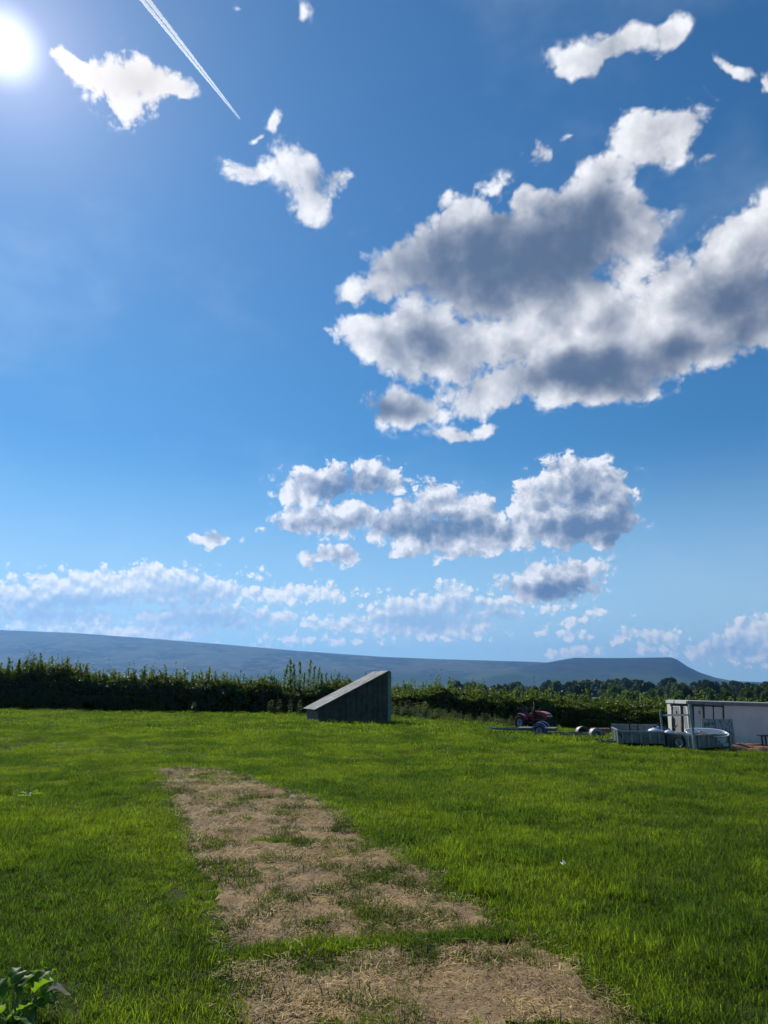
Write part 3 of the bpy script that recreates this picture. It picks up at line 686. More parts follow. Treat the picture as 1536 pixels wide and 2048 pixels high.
def hedge(name, label, path, m, leaves, dens_seed, shoots, tall=()):
    """path: (photo x, photo y of the solid top, Y, thickness); foliage over a dark solid core that stops light, shoots standing out of the top"""
    r = np.random.default_rng(dens_seed)
    pts = [(at(px, py, Y), Y, th) for px, py, Y, th in path]
    X = np.array([p[0].x for p in pts]); T = np.array([p[0].z for p in pts]); YC = np.array([p[1] for p in pts]); TH = np.array([p[2] for p in pts])
    root = thing(name, label, 'hedge', ((X[0]+X[-1])/2, float(np.mean(YC)), 0)); ox, oy = root.location.x, root.location.y
    top = lambda x: np.interp(x, X, T)+.32*fbm(x, x*0, 1.3, 3, dens_seed); yc = lambda x: np.interp(x, X, YC)+.25*fbm(x, x*0+9, 2.4, 2, dens_seed+1); th = lambda x: np.interp(x, X, TH)
    # solid core in place of inner twigs, added to stop light
    xs = np.arange(X[0]+.2, X[-1]-.1, .3); na = 14; V = []
    for x in xs:
        z0 = float(gz(x, yc(x)))-.1; z1 = float(top(x))-.32; w_ = float(th(x))*.36
        for k in range(na):
            a = 2*math.pi*k/na; c, s_ = math.cos(a), math.sin(a); e = .55
            V.append((x-ox+r.normal(0, .05), float(yc(x))-oy+w_*math.copysign(abs(c)**e, c)+r.normal(0, .07), (z0+z1)/2+(z1-z0)/2*math.copysign(abs(s_)**e, s_)+r.normal(0, .06)))
    F = [(i*na+k, i*na+(k+1) % na, (i+1)*na+(k+1) % na, (i+1)*na+k) for i in range(len(xs)-1) for k in range(na)]+[tuple(range(na)), tuple((len(xs)-1)*na+k for k in range(na))]
    b = MB(); b.add(V, F); b.build('shade_core', core_shade, root)
    # leaves: shell of the hedge, thickest outside, with bulges
    n = leaves; x = r.uniform(X[0], X[-1], n); t = r.uniform(0, 1, n)
    z0 = gz(x, yc(x)); z1 = top(x); hgt = z1-z0; side = r.uniform(0, 1, n)
    ang_ = np.where(side < .62, r.uniform(np.pi*1.0, np.pi*1.56, n), np.where(side < .9, r.uniform(np.pi*.28, np.pi*1.02, n), r.uniform(-.5, np.pi*.3, n)))
    # angle: pi = camera side, pi/2 = top
    e = .6; c = np.cos(ang_); s_ = np.sin(ang_); c = np.sign(c)*np.abs(c)**e; s_ = np.sign(s_)*np.abs(s_)**e
    lump = 1+.30*fbm(x*1.0, ang_*2.2, 1.0, 4, dens_seed+3)
    dep = 1-np.abs(r.normal(0, .10, n))+.05
    yy = yc(x)+np.where(True, c, c)*th(x)/2*lump*dep; zz = (z0+z1)/2+s_*hgt/2*(1+.04*(lump-1))*np.clip(dep, 0, 1.04)
    C = np.stack([x-ox, yy-oy, np.maximum(zz, z0+.02)], -1); Vq, Fq = leaf_quads(C, .062, r, .2)
    mesh_obj('foliage', np_mesh('foliage', Vq, Fq), m, root)
    # sprays: smaller twigs of leaves ragged along the top
    n2 = leaves//5; cx_ = r.uniform(X[0], X[-1], n2//26); sp = np.repeat(cx_, 26)[:n2]; n2 = len(sp); hh = np.repeat(r.gamma(2.2, .11, len(cx_)), 26)[:n2]; tt = r.uniform(0, 1, n2)
    C = np.stack([sp+r.normal(0, .07, n2)*(1.2-tt)-ox, yc(sp)+np.repeat(r.uniform(-.4, .35, len(cx_)), 26)[:n2]*th(sp)*.8-oy+r.normal(0, .08, n2), top(sp)-.12+hh*tt*1.5], -1)
    Vq, Fq = leaf_quads(C, .055, r, .4); mesh_obj('top_sprays', np_mesh('top_sprays', Vq, Fq), m, root)
    def put(x, i, s_, dz=-.1):
        o = mesh_obj('shoot', SHOOTS[i], None, root); o.location = (x-ox, float(yc(x))-oy+r.uniform(-.4, .3), float(top(x))+dz); o.rotation_euler = (r.normal(0, .06), r.normal(0, .06), r.uniform(0, 6.28)); o.scale = (s_, s_, s_)
    for k in range(shoots): put(r.uniform(X[0], X[-1]), int(r.integers(0, 5)), r.uniform(.6, 1.05))
    for px, i, s_ in tall:
        j = np.interp(px, [p[0] for p in path], YC); put(at(px, 1360, float(j)).x, i, s_)
    return root
hedge('hedge', 'tall dark field hedge with leafy shoots, left of the sloping shed',
    [(-190,1340,43.5,2.6),(0,1344,44,2.6),(60,1342,44.2,2.6),(130,1338,44.3,2.6),(160,1352,44.4,2.5),(250,1354,44.6,2.5),(330,1362,44.8,2.5),(400,1366,45,2.5),(430,1362,45,2.5),(480,1372,45.2,2.4),(520,1374,45.3,2.4),(600,1380,45.6,2.4),(660,1372,45.8,2.4),(720,1376,46,2.4),(775,1382,46.2,2.4)],
    hedge_leaf, 150000, 31, 85,
    [(78,5,.9),(60,4,1),(100,4,.9),(130,4,.8),(18,4,1),(40,4,.8),(415,5,1.0),(408,5,.9),(422,4,1),(398,4,.9),(455,4,.8),(268,4,.8),(225,4,.7),(568,6,1.15),(580,7,1.25),(592,7,1.1),(600,7,1.2),(616,7,1.28),(628,7,1.0),(636,6,1.1),(645,5,.9),(608,6,.9),(585,6,.8),(372,4,.9),(350,4,.8),(300,4,.8)])
hedge('hedge', 'lower yellow-green hedge running behind the red tractor',
    [(782,1392,47,2.6),(830,1384,47,2.8),(880,1380,47,2.8),(930,1388,46.5,2.7),(990,1396,46,2.6),(1060,1400,45.5,2.6),(1130,1404,45,2.6),(1200,1406,44,2.6),(1270,1410,43,2.6),(1330,1412,42,2.6),(1400,1414,41,2.6),(1560,1418,40,2.6)],
    hedge_leaf2, 120000, 57, 70, [(795,4,.9),(815,4,.8),(870,4,.9),(905,4,.9),(1060,4,.7),(1200,4,.7)])

# weeds along the foot of the hedges
weed_m = leaf_mat('weed_leaf', (.085,.125,.032), (.20,.28,.045), .6, .3, (.065,.10,.026), .7, .4, .15, .3)
def weed_mesh(seed, h):
    """stem with drooping toothless pairs of leaves"""
    r = np.random.default_rng(seed); V = []; F = []
    def leaf(p, d, L, wd):
        d = np.array(d)/np.linalg.norm(d); s_ = np.cross(d, [0, 0, 1]); s_ = s_/np.linalg.norm(s_); b = len(V)
        for t, ww, dr in ((0, .1, 0), (.4, 1, .02), (.75, .7, -.05), (1, 0, -.16)):
            q = p+d*L*t+np.array([0, 0, dr*L*2]); V.append(q-s_*wd*ww); V.append(q+s_*wd*ww)
        F.extend([(b+2*i, b+2*i+1, b+2*i+3, b+2*i+2) for i in range(3)])
    stems = 3
    for s_i in range(stems):
        bx, by = r.normal(0, .09, 2); hh = h*r.uniform(.7, 1.1); ln = r.normal(0, .12, 2)
        b = len(V)
        for t in (0, 1):
            for a in (0, 2.1, 4.2): V.append(np.array([bx+ln[0]*t*hh+.006*math.cos(a), by+ln[1]*t*hh+.006*math.sin(a), hh*t]))
        F.extend([(b+k, b+(k+1) % 3, b+3+(k+1) % 3, b+3+k) for k in range(3)])
        for k in range(6):
            t = .25+.75*k/5; a = r.uniform(0, 6.28); L = .17*(1.15-.5*t)
            for aa in (a, a+3.14): leaf(np.array([bx+ln[0]*t*hh, by+ln[1]*t*hh, hh*t]), (math.cos(aa), math.sin(aa), r.uniform(.1, .6)), L, L*.3)
    return np_mesh('weed', np.array(V), np.array(F))
WEED = [weed_mesh(600+i, h) for i, h in enumerate((.42, .55, .68, .8))]
for me in WEED: me.materials.append(weed_m)
rw = np.random.default_rng(77)
wx = []; wy = []; ws = []
for k in range(330):
    px = rw.uniform(776, 1050); y = rw.uniform(39.5, 45.3); p = at(px, 1400, y); e = 1.0-.35*(y < 41.5)
    if px < 830 and y < 42: continue
    wx.append(p.x); wy.append(y); ws.append(e*rw.uniform(.6, 1.15)*(.85+.5*max(0, 1-abs(px-830)/60)))
wx, wy, ws = map(np.array, (wx, wy, ws))
scatter('nettles', 'bed of nettles and brambles between the shed and the red tractor', WEED, np.stack([wx, wy, gz(wx, wy)], -1),
    np.stack([rw.normal(0, .1, len(wx)), rw.normal(0, .1, len(wx)), rw.uniform(0, 6.28, len(wx))], -1), ws, rw.integers(0, 4, len(wx)))
for k, (px, y, i, s_, lab) in enumerate([(8,42.6,1,.8,'low leafy weed at the foot of the hedge, furthest left'),(42,42.5,2,1.0,'broad weed at the hedge foot, second from the left edge'),(62,42.6,3,.9,'tallest weed at the left end of the hedge foot'),(86,42.4,1,1.0,'bushy weed at the hedge foot, fourth from the left edge'),
    (150,42.6,3,1.0,'upright weed with pale leaves in front of the dark hedge, alone'),(158,42.3,0,.9,'short weed just right of the upright pale-leaved weed'),(323,42.8,1,.9,'small weed by itself below the middle of the left hedge'),(384,42.5,0,1.1,'tiny bright weed at the hedge foot, left of the shed clump'),
    (543,42.9,1,1.1,'leftmost of the weeds clumped beside the shed'),(556,42.6,2,.95,'bushy weed second in the clump beside the shed'),(578,42.8,2,1.1,'weed in the middle of the clump beside the shed'),(598,42.2,3,1.0,'tall weed leaning against the low end of the shed')]):
    p = at(px, 1410, y); o = mesh_obj('weed', WEED[i]); o.location = (p.x, y, float(gz(p.x, y))); o.scale = (s_*1.25,)*3; o.rotation_euler = (0, 0, k*1.3)
    tag(o, lab, 'weed', 'weeds along the hedge foot')

# valley trees
tree_leaf = [leaf_mat('tree_leaf', (.050,.085,.020), (.12,.18,.025), .5, .4, (.040,.072,.018), .03, .3, .2, .6),
             leaf_mat('tree_leaf_pale', (.072,.108,.030), (.16,.22,.04), .5, .4, (.045,.080,.02), .03, .3, .2, .5),
             leaf_mat('tree_leaf_dark', (.026,.050,.018), (.05,.085,.014), .5, .4, (.020,.042,.014), .03, .25, .2, .5)]
def crown_points(n, r, h, w_, lumps):
    """points over a cluster of rounded lumps"""
    L = []
    for k in range(lumps):
        a = r.uniform(0, 6.28); t = r.uniform(0, 1); q = w_*.33*math.sqrt(r.uniform())*math.sin(math.pi*(.2+.75*(1-t)))
        L.append((q*math.cos(a), q*math.sin(a), h*(.28+.62*t), w_*r.uniform(.18, .30)*(1.15-.5*t)))
    L = np.array(L); i = r.integers(0, lumps, n); d = r.normal(0, 1, (n, 3)); d /= np.linalg.norm(d, axis=1)[:, None]; d[:, 2] = np.abs(d[:, 2])*1.0-.25*(d[:, 2] < 0)
    C = L[i, :3]+d*L[i, 3:4]*(1-np.abs(r.normal(0, .12, n)))[:, None]; C[:, 2] = np.maximum(C[:, 2], h*.10); return C, L
def tree_proto(seed, h, w_, n=2600):
    r = np.random.default_rng(seed); C, L = crown_points(n, r, h, w_, 15)
    V, F = leaf_quads(C, .34, r, .3, .75); crown = np_mesh('crown', V, F)
    b = MB(); b.tube([(0,0,-1.0),(0,0,h*.2),(.1,.05,h*.5),(.05,0,h*.8)], [h*.035, h*.028, h*.018, h*.006], 7)
    for k in range(6):
        l = L[k]; b.tube([(0,0,h*.22), (l[0]*.5, l[1]*.5, l[2]*.6), tuple(l[:3])], [h*.016, h*.011, h*.003], 5)
    me = bpy.data.meshes.new('trunk'); me.from_pydata(b.v, [], b.f); me.materials.append(bark)
    return crown, me
PROTO = [tree_proto(800+i, *hw) for i, hw in enumerate(((9,9),(11,9),(8,10),(12,10),(10,7),(7,8)))]
CROWN = {}
def tree(px, py, Y, kind, s_, ti, label, group, cat='tree', name='broadleaf_tree'):
    """px, py: top of the crown in the photograph at depth Y"""
    p = at(px, py, Y); hgt = (9,11,8,12,10,7)[kind]*s_; z = float(gz(p.x, Y)); s2 = max((p.z-z)/((9,11,8,12,10,7)[kind]*.98), .25)
    root = thing(name, label, cat, (p.x, Y, z), px*.7, group)
    key = (kind, ti)
    if key not in CROWN:
        me = PROTO[kind][0].copy(); me.materials.clear(); me.materials.append(tree_leaf[ti]); CROWN[key] = me
    c = mesh_obj('crown', CROWN[key], None, root); t = mesh_obj('trunk', PROTO[kind][1], None, root)
    w2 = s_*1.0; c.scale = (w2, w2, s2); t.scale = (w2, w2, s2)
    return root
ORD = ['first','second','third','fourth','fifth','sixth','seventh','eighth','ninth','tenth','eleventh','twelfth','thirteenth','fourteenth','fifteenth','sixteenth','seventeenth','eighteenth','nineteenth','twentieth','twenty-first','twenty-second','twenty-third','twenty-fourth']
rt = np.random.default_rng(91)
def tops(x0, x1, n, ys):
    return [(x0+(x1-x0)*(k+rt.uniform(-.3, .3))/(n-1), float(np.interp(x0+(x1-x0)*k/(n-1), [q[0] for q in ys], [q[1] for q in ys])+rt.uniform(-3, 3))) for k in range(n)]
rows = [('nearest', (150, 190), (.62, .80), tops(800, 1556, 24, [(800,1390),(870,1386),(1000,1392),(1150,1394),(1300,1394),(1450,1390),(1560,1386)]), [0,1,0,2]),
        ('second', (240, 300), (.95, 1.25), tops(806, 1560, 24, [(800,1381),(900,1376),(1000,1380),(1150,1380),(1300,1379),(1450,1377),(1560,1374)]), [0,2,0,1]),
        ('third', (340, 420), (1.25, 1.6), tops(815, 1560, 24, [(800,1376),(900,1370),(1000,1372),(1100,1369),(1200,1366),(1320,1368),(1450,1369),(1560,1366)]), [2,0,2,1]),
        ('farthest', (470, 560), (1.7, 2.1), tops(960, 1560, 20, [(800,1372),(960,1372),(1100,1366),(1190,1359),(1240,1358),(1330,1360),(1400,1366),(1480,1366),(1560,1362)]), [2,2,0,2])]
for nm, (ya, yb), (sa, sb), pts_, kinds in rows:
    pts_ = [q for q in pts_ if not (nm == 'nearest' and 1160 < q[0] < 1205)]   # a gap where the barn shows
    for k, (px, py) in enumerate(pts_):
        tree(px, py, float(rt.uniform(ya, yb)), int(rt.integers(0, 6)), float(rt.uniform(sa, sb)), int(rt.choice(kinds)), '%s tree from the left in the %s line of valley trees' % (ORD[k], nm), '%s line of valley trees' % nm)
# the woods further off read as one mass
def woods(name, label, n, x0, x1, y0, y1, hh, m, seed, q, per=130):
    r = np.random.default_rng(seed); Vs = []; Fs = []; nv = 0
    for k in range(n):
        Y = r.uniform(y0, y1); px = r.uniform(x0, x1); x = at(px, 1365, Y).x; h = hh*r.uniform(.6, 1.15)
        z = float(gz(x, Y)); C, _ = crown_points(per, r, h, h*r.uniform(.9, 1.3), 6); V, F = leaf_quads(C, q, r, .3, .8)
        V += np.array([x, Y, z-.5]); Vs.append(V); Fs.append(F+nv); nv += len(V)
    tag(mesh_obj(name, np_mesh(name, np.concatenate(Vs), np.concatenate(Fs)), m), label, kind='stuff')
woods('woodland', 'far belt of dark trees along the foot of the hills', 230, 690, 1620, 480, 800, 9, tree_leaf[2], 5, .8)
woods('copse', 'scattered trees and field hedges in the valley', 150, 760, 1600, 240, 480, 7, tree_leaf[0], 6, .5, 200)
woods('valley_hedge', 'low bushes beyond the near hedge', 120, 770, 1600, 70, 160, 2.6, tree_leaf[1], 9, .16, 420)
# ------------------------------------------------------------------ the sloping shed
galv = mat('galvanised', (.42,.44,.44), .42, .55, .25, 5, .08, 60, ((.30,.26,.22), .35))
roof_m = mat('roof_sheet', (.38,.38,.36), .9, 0, .35, 1.6, .2, 30, ((.13,.125,.11), .6), .08)
wallm = mat('weathered_green_board', (.072,.078,.056), .85, 0, .35, 3, .4, 25, ((.035,.04,.035), .6))
oldwood = mat('old_grey_wood', (.20,.165,.125), .9, 0, .4, 4, .5, 22, ((.09,.075,.06), .7))
trimm = mat('pale_green_trim', (.22,.27,.20), .75, 0, .25, 4, .25, 25, ((.10,.13,.09), .4))
darkm = mat('recess_shade', (.02,.02,.02), .9)  # near-black stands in for shade in gaps and doorways
def shed():
    A = ground(634, 1447); Y0 = A.y; px_m = FPX/(Y0*1.04)
    th = R(19)                                             # the near wall runs to the right and a touch nearer
    root = thing('shed', 'grey-green wedge-shaped shed with a steep single-slope metal roof', 'shed', A, th)
    L = 131/px_m/math.cos(th); D = 2.15; H0 = 27/px_m; H1 = 95/px_m
    zt = lambda x: H0+(H1-H0)*x/L
    tilt = float(gz(A.x+L, Y0))-A.z                          # ground falls to the right
    # near wall: vertical boards, each cut to the slope
    nb = 13; bw = (L-.02)/nb
    for k in range(nb):
        x0, x1 = .02+k*bw+.012, .02+(k+1)*bw-.012; y = -.028*(k % 2)
        b = MB(); b.prism([(x0, .10+tilt*x0/L), (x1, .10+tilt*x1/L), (x1, zt(x1)-.03), (x0, zt(x0)-.03)], y-.02, y+.01); b.build('wall_board', wallm, root)
    b = MB(); b.prism([(.02, .10), (L, .10+tilt), (L, zt(L)-.05), (.02, H0-.05)], .014, .05); b.prism([(.02, .10), (L, .10+tilt), (L, zt(L)-.05), (.02, H0-.05)], D-.05, D); b.build('side_wall', wallm, root)
    b = MB(); b.box((L-.03, D/2, (H1+tilt)/2+.02), (.05, D-.12, H1-tilt-.12)); b.build('tall_wall', wallm, root)
    for k in range(9):                                       # low end: short weathered planks
        y0 = .02+k*(D-.04)/9; b = MB(); b.box((-.015-.006*(k % 2), y0+(D-.04)/18, H0/2+.03+.02*math.sin(k*2.1)), (.025, (D-.04)/9-.012, H0-.10)); b.build('end_plank', oldwood, root)
    b = MB(); b.box((L+.075, -.03, (H1+tilt)/2), (.17, .05, H1-tilt-.02)); b.build('corner_trim', trimm, root)
    b = MB(); b.box((.0, -.035, H0/2+.04), (.07, .035, H0-.08)); b.build('corner_post', oldwood, root)
    for k in range(4):                                       # sleepers below, the shade of the gap put into their near-black colour
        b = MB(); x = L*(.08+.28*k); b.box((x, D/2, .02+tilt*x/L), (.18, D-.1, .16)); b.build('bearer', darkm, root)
    # roof: corrugated sheets running up the slope
    ov = .16; ns = 5; up = Vector((L+ov*1.2, 0, (H1-H0)*(L+ov*1.2)/L)); nrm = Vector((-(H1-H0)/L, 0, 1)).normalized()
    for k in range(ns):
        ya, yb = -.14+k*(D+.34)/ns, -.14+(k+1)*(D+.34)/ns+.03; V = []; F = []; ncor = 24
        for i in range(ncor+1):
            y = ya+(yb-ya)*i/ncor; hgt = .0045*(1 if (i//2) % 2 else 0)+.004*(k % 2)
            for (t) in (0, 1):
                p = Vector((-ov, y, H0-(H1-H0)*ov/L+.02))+up*t+nrm*hgt; V.append(p); V.append(p-nrm*.012)
        for i in range(ncor):
            a = i*4; c = a+4
            F += [(a, c, c+2, a+2), (a+1, a+3, c+3, c+1), (a, a+1, c+1, c), (a+2, c+2, c+3, a+3)]
        F += [(0, 2, 3, 1), (ncor*4, ncor*4+1, ncor*4+3, ncor*4+2)]
        b = MB(); b.add(V, F); b.build('roof_sheet', roof_m, root)
    b = MB(); p0 = Vector((-ov, -.155, H0-(H1-H0)*ov/L-.02)); b.bar(p0, p0+up, .03, .09); b.build('barge_board', wallm, root)
    b = MB(); b.box((-.10, D/2+.02, H0-.06), (.03, D+.25, .06)); b.build('eaves_board', oldwood, root)
    return root
shed()
# long pale plank lying in the grass right of the shed
p = ground(856, 1452); t = thing('plank', 'pale weathered planks lying flat in the grass right of the shed', 'plank', p, R(-8))
for k in range(3):
    b = MB(); b.box((k*.06, -.16+k*.16, .06+.012*k), (1.6-.25*k, .14, .03), (0, R(-.4), R(2*k))); b.build('board', oldwood, t)

# ------------------------------------------------------------------ wheels
rubber = mat('rubber', (.018,.018,.019), .8, 0, .3, 9, .3, 40)
rimg = mat('rim_grey', (.34,.35,.35), .5, .3, .2, 9, .1, 40, ((.18,.14,.11), .35))
rimw = mat('rim_pale', (.42,.43,.40), .5, .1, .2, 9, .1, 40, ((.22,.18,.14), .3))
black = mat('black_steel', (.020,.020,.022), .55, .3, .3, 8)
def wheel(parent, c, r, wd, rim_r, rm, name='wheel', lugs=0, side=-1):
    """axle along y; the dished face looks towards side"""
    b = MB(); b.lathe([(rim_r, -wd*.42), (rim_r*1.06, -wd*.5), (r*.86, -wd*.5), (r*.97, -wd*.36), (r, -wd*.12), (r, wd*.12), (r*.97, wd*.36), (r*.86, wd*.5), (rim_r*1.06, wd*.5), (rim_r, wd*.42), (rim_r, -wd*.42)], 30)
    for k in range(lugs):
        a = 2*math.pi*k/lugs
        for sgn in (-1, 1):
            b.box((r*math.cos(a+.06*sgn), sgn*wd*.22, r*math.sin(a+.06*sgn)), (.05, wd*.46, .035), (0, -a, 0.5*sgn))
    o = b.build(name, rubber, parent, True); o.location = c
    y = side*wd*.3
    b = MB(); b.lathe([(rim_r*1.02, y*1.35), (rim_r*.98, y*1.45), (rim_r*.90, y*1.3), (rim_r*.80, y*.5), (rim_r*.45, y*.35), (rim_r*.40, y*.8), (rim_r*.24, y*.95), (.001, y*.95)], 26)
    h = b.build('rim', rm, o, True)
    b = MB(); b.lathe([(rim_r*.16, y*.9), (rim_r*.16, y*1.35), (rim_r*.12, y*1.45), (.001, y*1.45)], 12)
    for k in range(5):
        a = k*1.2566; b.lathe([(rim_r*.05, y*.3), (rim_r*.05, y*.75), (.001, y*.75)], 6, c=(rim_r*.62*math.cos(a), 0, rim_r*.62*math.sin(a)))
    b.build('hub', black, o)
    return o

# ------------------------------------------------------------------ the red tractor
red = mat('tractor_red', (.33,.014,.022), .30, 0, .2, 5, .03, 60, ((.12,.02,.02), .3), .5, coat=.35)
def tractor():
    p = ground(1066, 1460); root = thing('tractor', 'small red farm tractor with a black upright exhaust, parked by the hedge', 'tractor', p, R(-54)); root.scale = (.84,)*3
    # forward is +x; the camera looks at its right flank and nose
    prof = [(.34,.62),(.34,1.10),(.40,1.16),(.80,1.155),(1.15,1.10),(1.36,1.02),(1.42,.94),(1.42,.80),(1.38,.66),(1.30,.62)]
    b = MB(); b.prism(prof, -.235, .235); hood = b.build('hood', red, root, bevel=.03)
    for s_ in (-1, 1):
        b = MB(); b.prism([(.44,.70),(.44,.98),(.98,.95),(1.14,.84),(1.10,.70)], s_*.238, s_*.246); b.build('side_grille', black, hood)
        b = MB(); b.box((1.36, s_*.15, .925), (.13, .11, .07), (0, R(20), 0)); b.build('headlight', mat('lamp_glass', (.62,.62,.58), .25, 0, .1), hood, bevel=.008)
    b = MB(); b.box((1.405, 0, .875), (.05, .47, .065)); b.build('nose_band', mat('nose_band', (.58,.56,.52), .5, 0, .2, 20), hood, bevel=.006)
    b = MB(); b.prism([(1.385,.55),(1.425,.55),(1.425,.83),(1.40,.83)], -.20, .20)
    for k in range(6): b.box((1.43, 0, .60+k*.04), (.012, .38, .014))
    b.build('front_grille', black, root)
    b = MB(); b.box((.55, 0, .50), (1.75, .30, .26)); b.box((-.35, 0, .55), (.55, .42, .42)); b.box((-.25,0,.46),(.2,1.0,.16)); b.box((1.18, 0, .36), (.12, .95, .10)); b.box((1.42,0,.5),(.18,.4,.22)); b.build('chassis', black, root, bevel=.015)
    b = MB(); b.prism([(.16,.55),(.20,1.18),(.33,1.20),(.35,.55)], -.25, .25); b.build('dashboard', red, root, bevel=.02)
    b = MB(); b.tube([(.46,-.27,.70),(.46,-.285,.95),(.46,-.285,1.72)], [.024,.040,.026], 10); b.tube([(.46,-.285,1.02),(.46,-.285,1.42)], .045, 10); b.build('exhaust_stack', black, root, True)
    b = MB(); b.tube([(.22,0,1.12),(.02,0,1.32)], .018, 6)
    n = 20; c = Vector((.02, 0, 1.32)); ax = Vector((-.7, 0, .7)); u = Vector((0,1,0)); v = ax.cross(u).normalized()
    b.tube([c+(u*math.cos(2*math.pi*k/n)+v*math.sin(2*math.pi*k/n))*.19 for k in range(n+1)], .014, 6, False); b.bar(c-u*.18, c+u*.18, .018); b.build('steering_wheel', black, root, True)
    b = MB(); b.box((-.40, 0, .84), (.42, .46, .10)); b.box((-.62, 0, 1.05), (.10, .44, .40), (0, R(-12), 0)); b.build('seat', mat('seat_vinyl', (.025,.025,.025), .5), root, bevel=.03)
    for s_ in (-1, 1):
        b = MB(); b.arch((-.45, s_*.56, .46), .50, .30, 20, 165, .02, 14); b.prism([(-.93,.60),(-.45,.96),(.0,.62),(.0,.50),(-.9,.50)], s_*.40, s_*.42); f = b.build('fender', red, root)
        b = MB(); b.box((-.50, s_*.56, .985), (.34, .26, .02)); b.build('fender_lit_top', mat('pad', (.45,.40,.38), .6), f)  # pale slab: sunlight on the fender top put into its colour
        b = MB(); b.box((-.84, s_*.60, .84), (.05, .10, .06)); b.build('tail_lamp', mat('tail_lamp', (.5,.06,.02), .3), f)
        wheel(root, (-.45, s_*.58, .46), .46, .30, .235, rimw, 'rear_wheel', 18, s_)
        wheel(root, (1.18, s_*.50, .28), .28, .19, .15, rimw, 'front_wheel', 14, s_)
        b = MB(); b.box((.10, s_*.36, .44), (.55, .28, .03)); b.build('footplate', black, root)
        b = MB(); b.tube([(-.72, s_*.36, .80), (-.72, s_*.36, 1.30), (-.92, s_*.36, 1.34)], .026, 8); b.build('roll_bar_post', black, root)
    b = MB(); b.tube([(-.92, -.36, 1.34), (-.92, .36, 1.34)], .026, 8); b.build('roll_bar', black, root)
    b = MB(); b.tube([(-.18,-.30,.75),(-.12,-.32,1.14)], .010, 6); b.tube([(-.12,-.32,1.14),(-.12,-.32,1.19)], .02, 6); b.build('gear_lever', black, root)
    b = MB(); b.tube([(.30,.28,1.15),(.30,.46,1.36)], .008, 5); b.box((.30, .48, 1.42), (.02, .12, .16)); b.build('mirror', black, root)
    for s_ in (-1, 1):
        b = MB(); b.tube([(-.6, s_*.2, .4), (-1.15, s_*.32, .42)], .022, 6); b.build('linkage_arm', black, root)
    return root
tractor()

# ------------------------------------------------------------------ low trailers with curved mudguards
blue = mat('mudguard_blue', (.055,.085,.24), .38, .1, .2, 6, .05, 40, ((.04,.05,.12), .4))
alu = mat('mudguard_alloy', (.27,.27,.27), .5, .4, .2, 6, .08, 40, ((.25,.24,.22), .4))
frame_g = mat('trailer_frame', (.13,.16,.14), .6, .4, .3, 6, .15, 40, ((.14,.09,.06), .4))
def low_trailer(label, p, rz, gm, length, back, trk, wr, bed, name='flat_trailer'):
    root = thing(name, label, 'trailer', p, rz, 'small trailers parked along the hedge')
    h = wr+.03
    for s_ in (-1, 1):
        wheel(root, (0, s_*trk/2, wr), wr, .16, wr*.58, rimg, 'wheel', 0, s_)
        b = MB(); b.arch((0, s_*trk/2, wr), wr+.075, .24, -8, 188, .014, 16); b.prism([(-(wr+.07), wr-.05), (-(wr+.07)*.72, wr+(wr+.07)*.68), (0, wr+wr+.07), ((wr+.07)*.72, wr+(wr+.07)*.68), (wr+.07, wr-.05), (wr*.9, wr-.05), (wr*.62, wr+wr*.60), (0, wr+wr*.86), (-wr*.62, wr+wr*.60), (-wr*.9, wr-.05)], s_*(trk/2+.10), s_*(trk/2+.112)); b.build('mudguard', gm, root)
        b = MB(); b.bar((-length, s_*.06, h), (-length*.45, s_*(trk/2-.16), h), .06, .08); b.bar((-length*.45, s_*(trk/2-.16), h), (back, s_*(trk/2-.16), h), .06, .08); b.build('side_rail', frame_g, root)
        b = MB(); b.box((back+.03, s_*(trk/2-.22), h-.01), (.02, .16, .07)); b.build('tail_light', mat('trailer_lamp', (.55,.30,.22), .35), root)
    for x in (-length*.45, -.1, back):
        b = MB(); b.bar((x, -(trk/2-.16), h-.01), (x, trk/2-.16, h-.01), .06, .06); b.build('cross_member', frame_g, root)
    b = MB(); b.tube([(0, -trk/2, wr), (0, trk/2, wr)], .028, 8); b.build('axle', black, root)
    b = MB(); b.box((-length-.10, 0, h+.02), (.26, .08, .07)); b.tube([(-length-.05, 0, h-.25), (-length-.05, 0, h+.12)], .022, 8); b.build('coupling', galv, root)
    if bed:
        for k in range(7):
            y = -(trk/2-.20)+k*(trk-.40)/6; b = MB(); b.box(((back-length*.45)/2, y, h+.058), (back+length*.45-.03, (trk-.40)/6-.015, .025)); b.build('deck_plank', oldwood, root)
    return root
p = ground(1088, 1474); low_trailer('flat trailer with blue mudguards standing in front of the red tractor', p+Vector((0,.55,0)), R(-17), blue, 2.0, .65, 1.30, .24, True)
p = ground(1192, 1480); low_trailer('bare trailer frame with pale alloy mudguards, right of the blue one', p+Vector((-.1,.55,0)), R(10), alu, 1.95, .45, 1.25, .19, False)
# stacked timber by the bare earth
p = ground(1212, 1474)+Vector((0, 1.2, 0)); t = thing('timber_stack', 'low stack of tan boards between the alloy mudguards and the grey box trailer', 'timber', p, R(3))
for k in range(5):
    b = MB(); b.box((.02*((k*7) % 5), .10*(k % 2)-.05, .05+.075*k), (1.15-.12*(k % 3), .34, .06), (0, 0, R(3*((k*3) % 4)-4))); b.build('board', mat('tan_timber', (.30,.22,.15), .85, 0, .3, 5, .4, 30, ((.16,.11,.08), .5)), t)

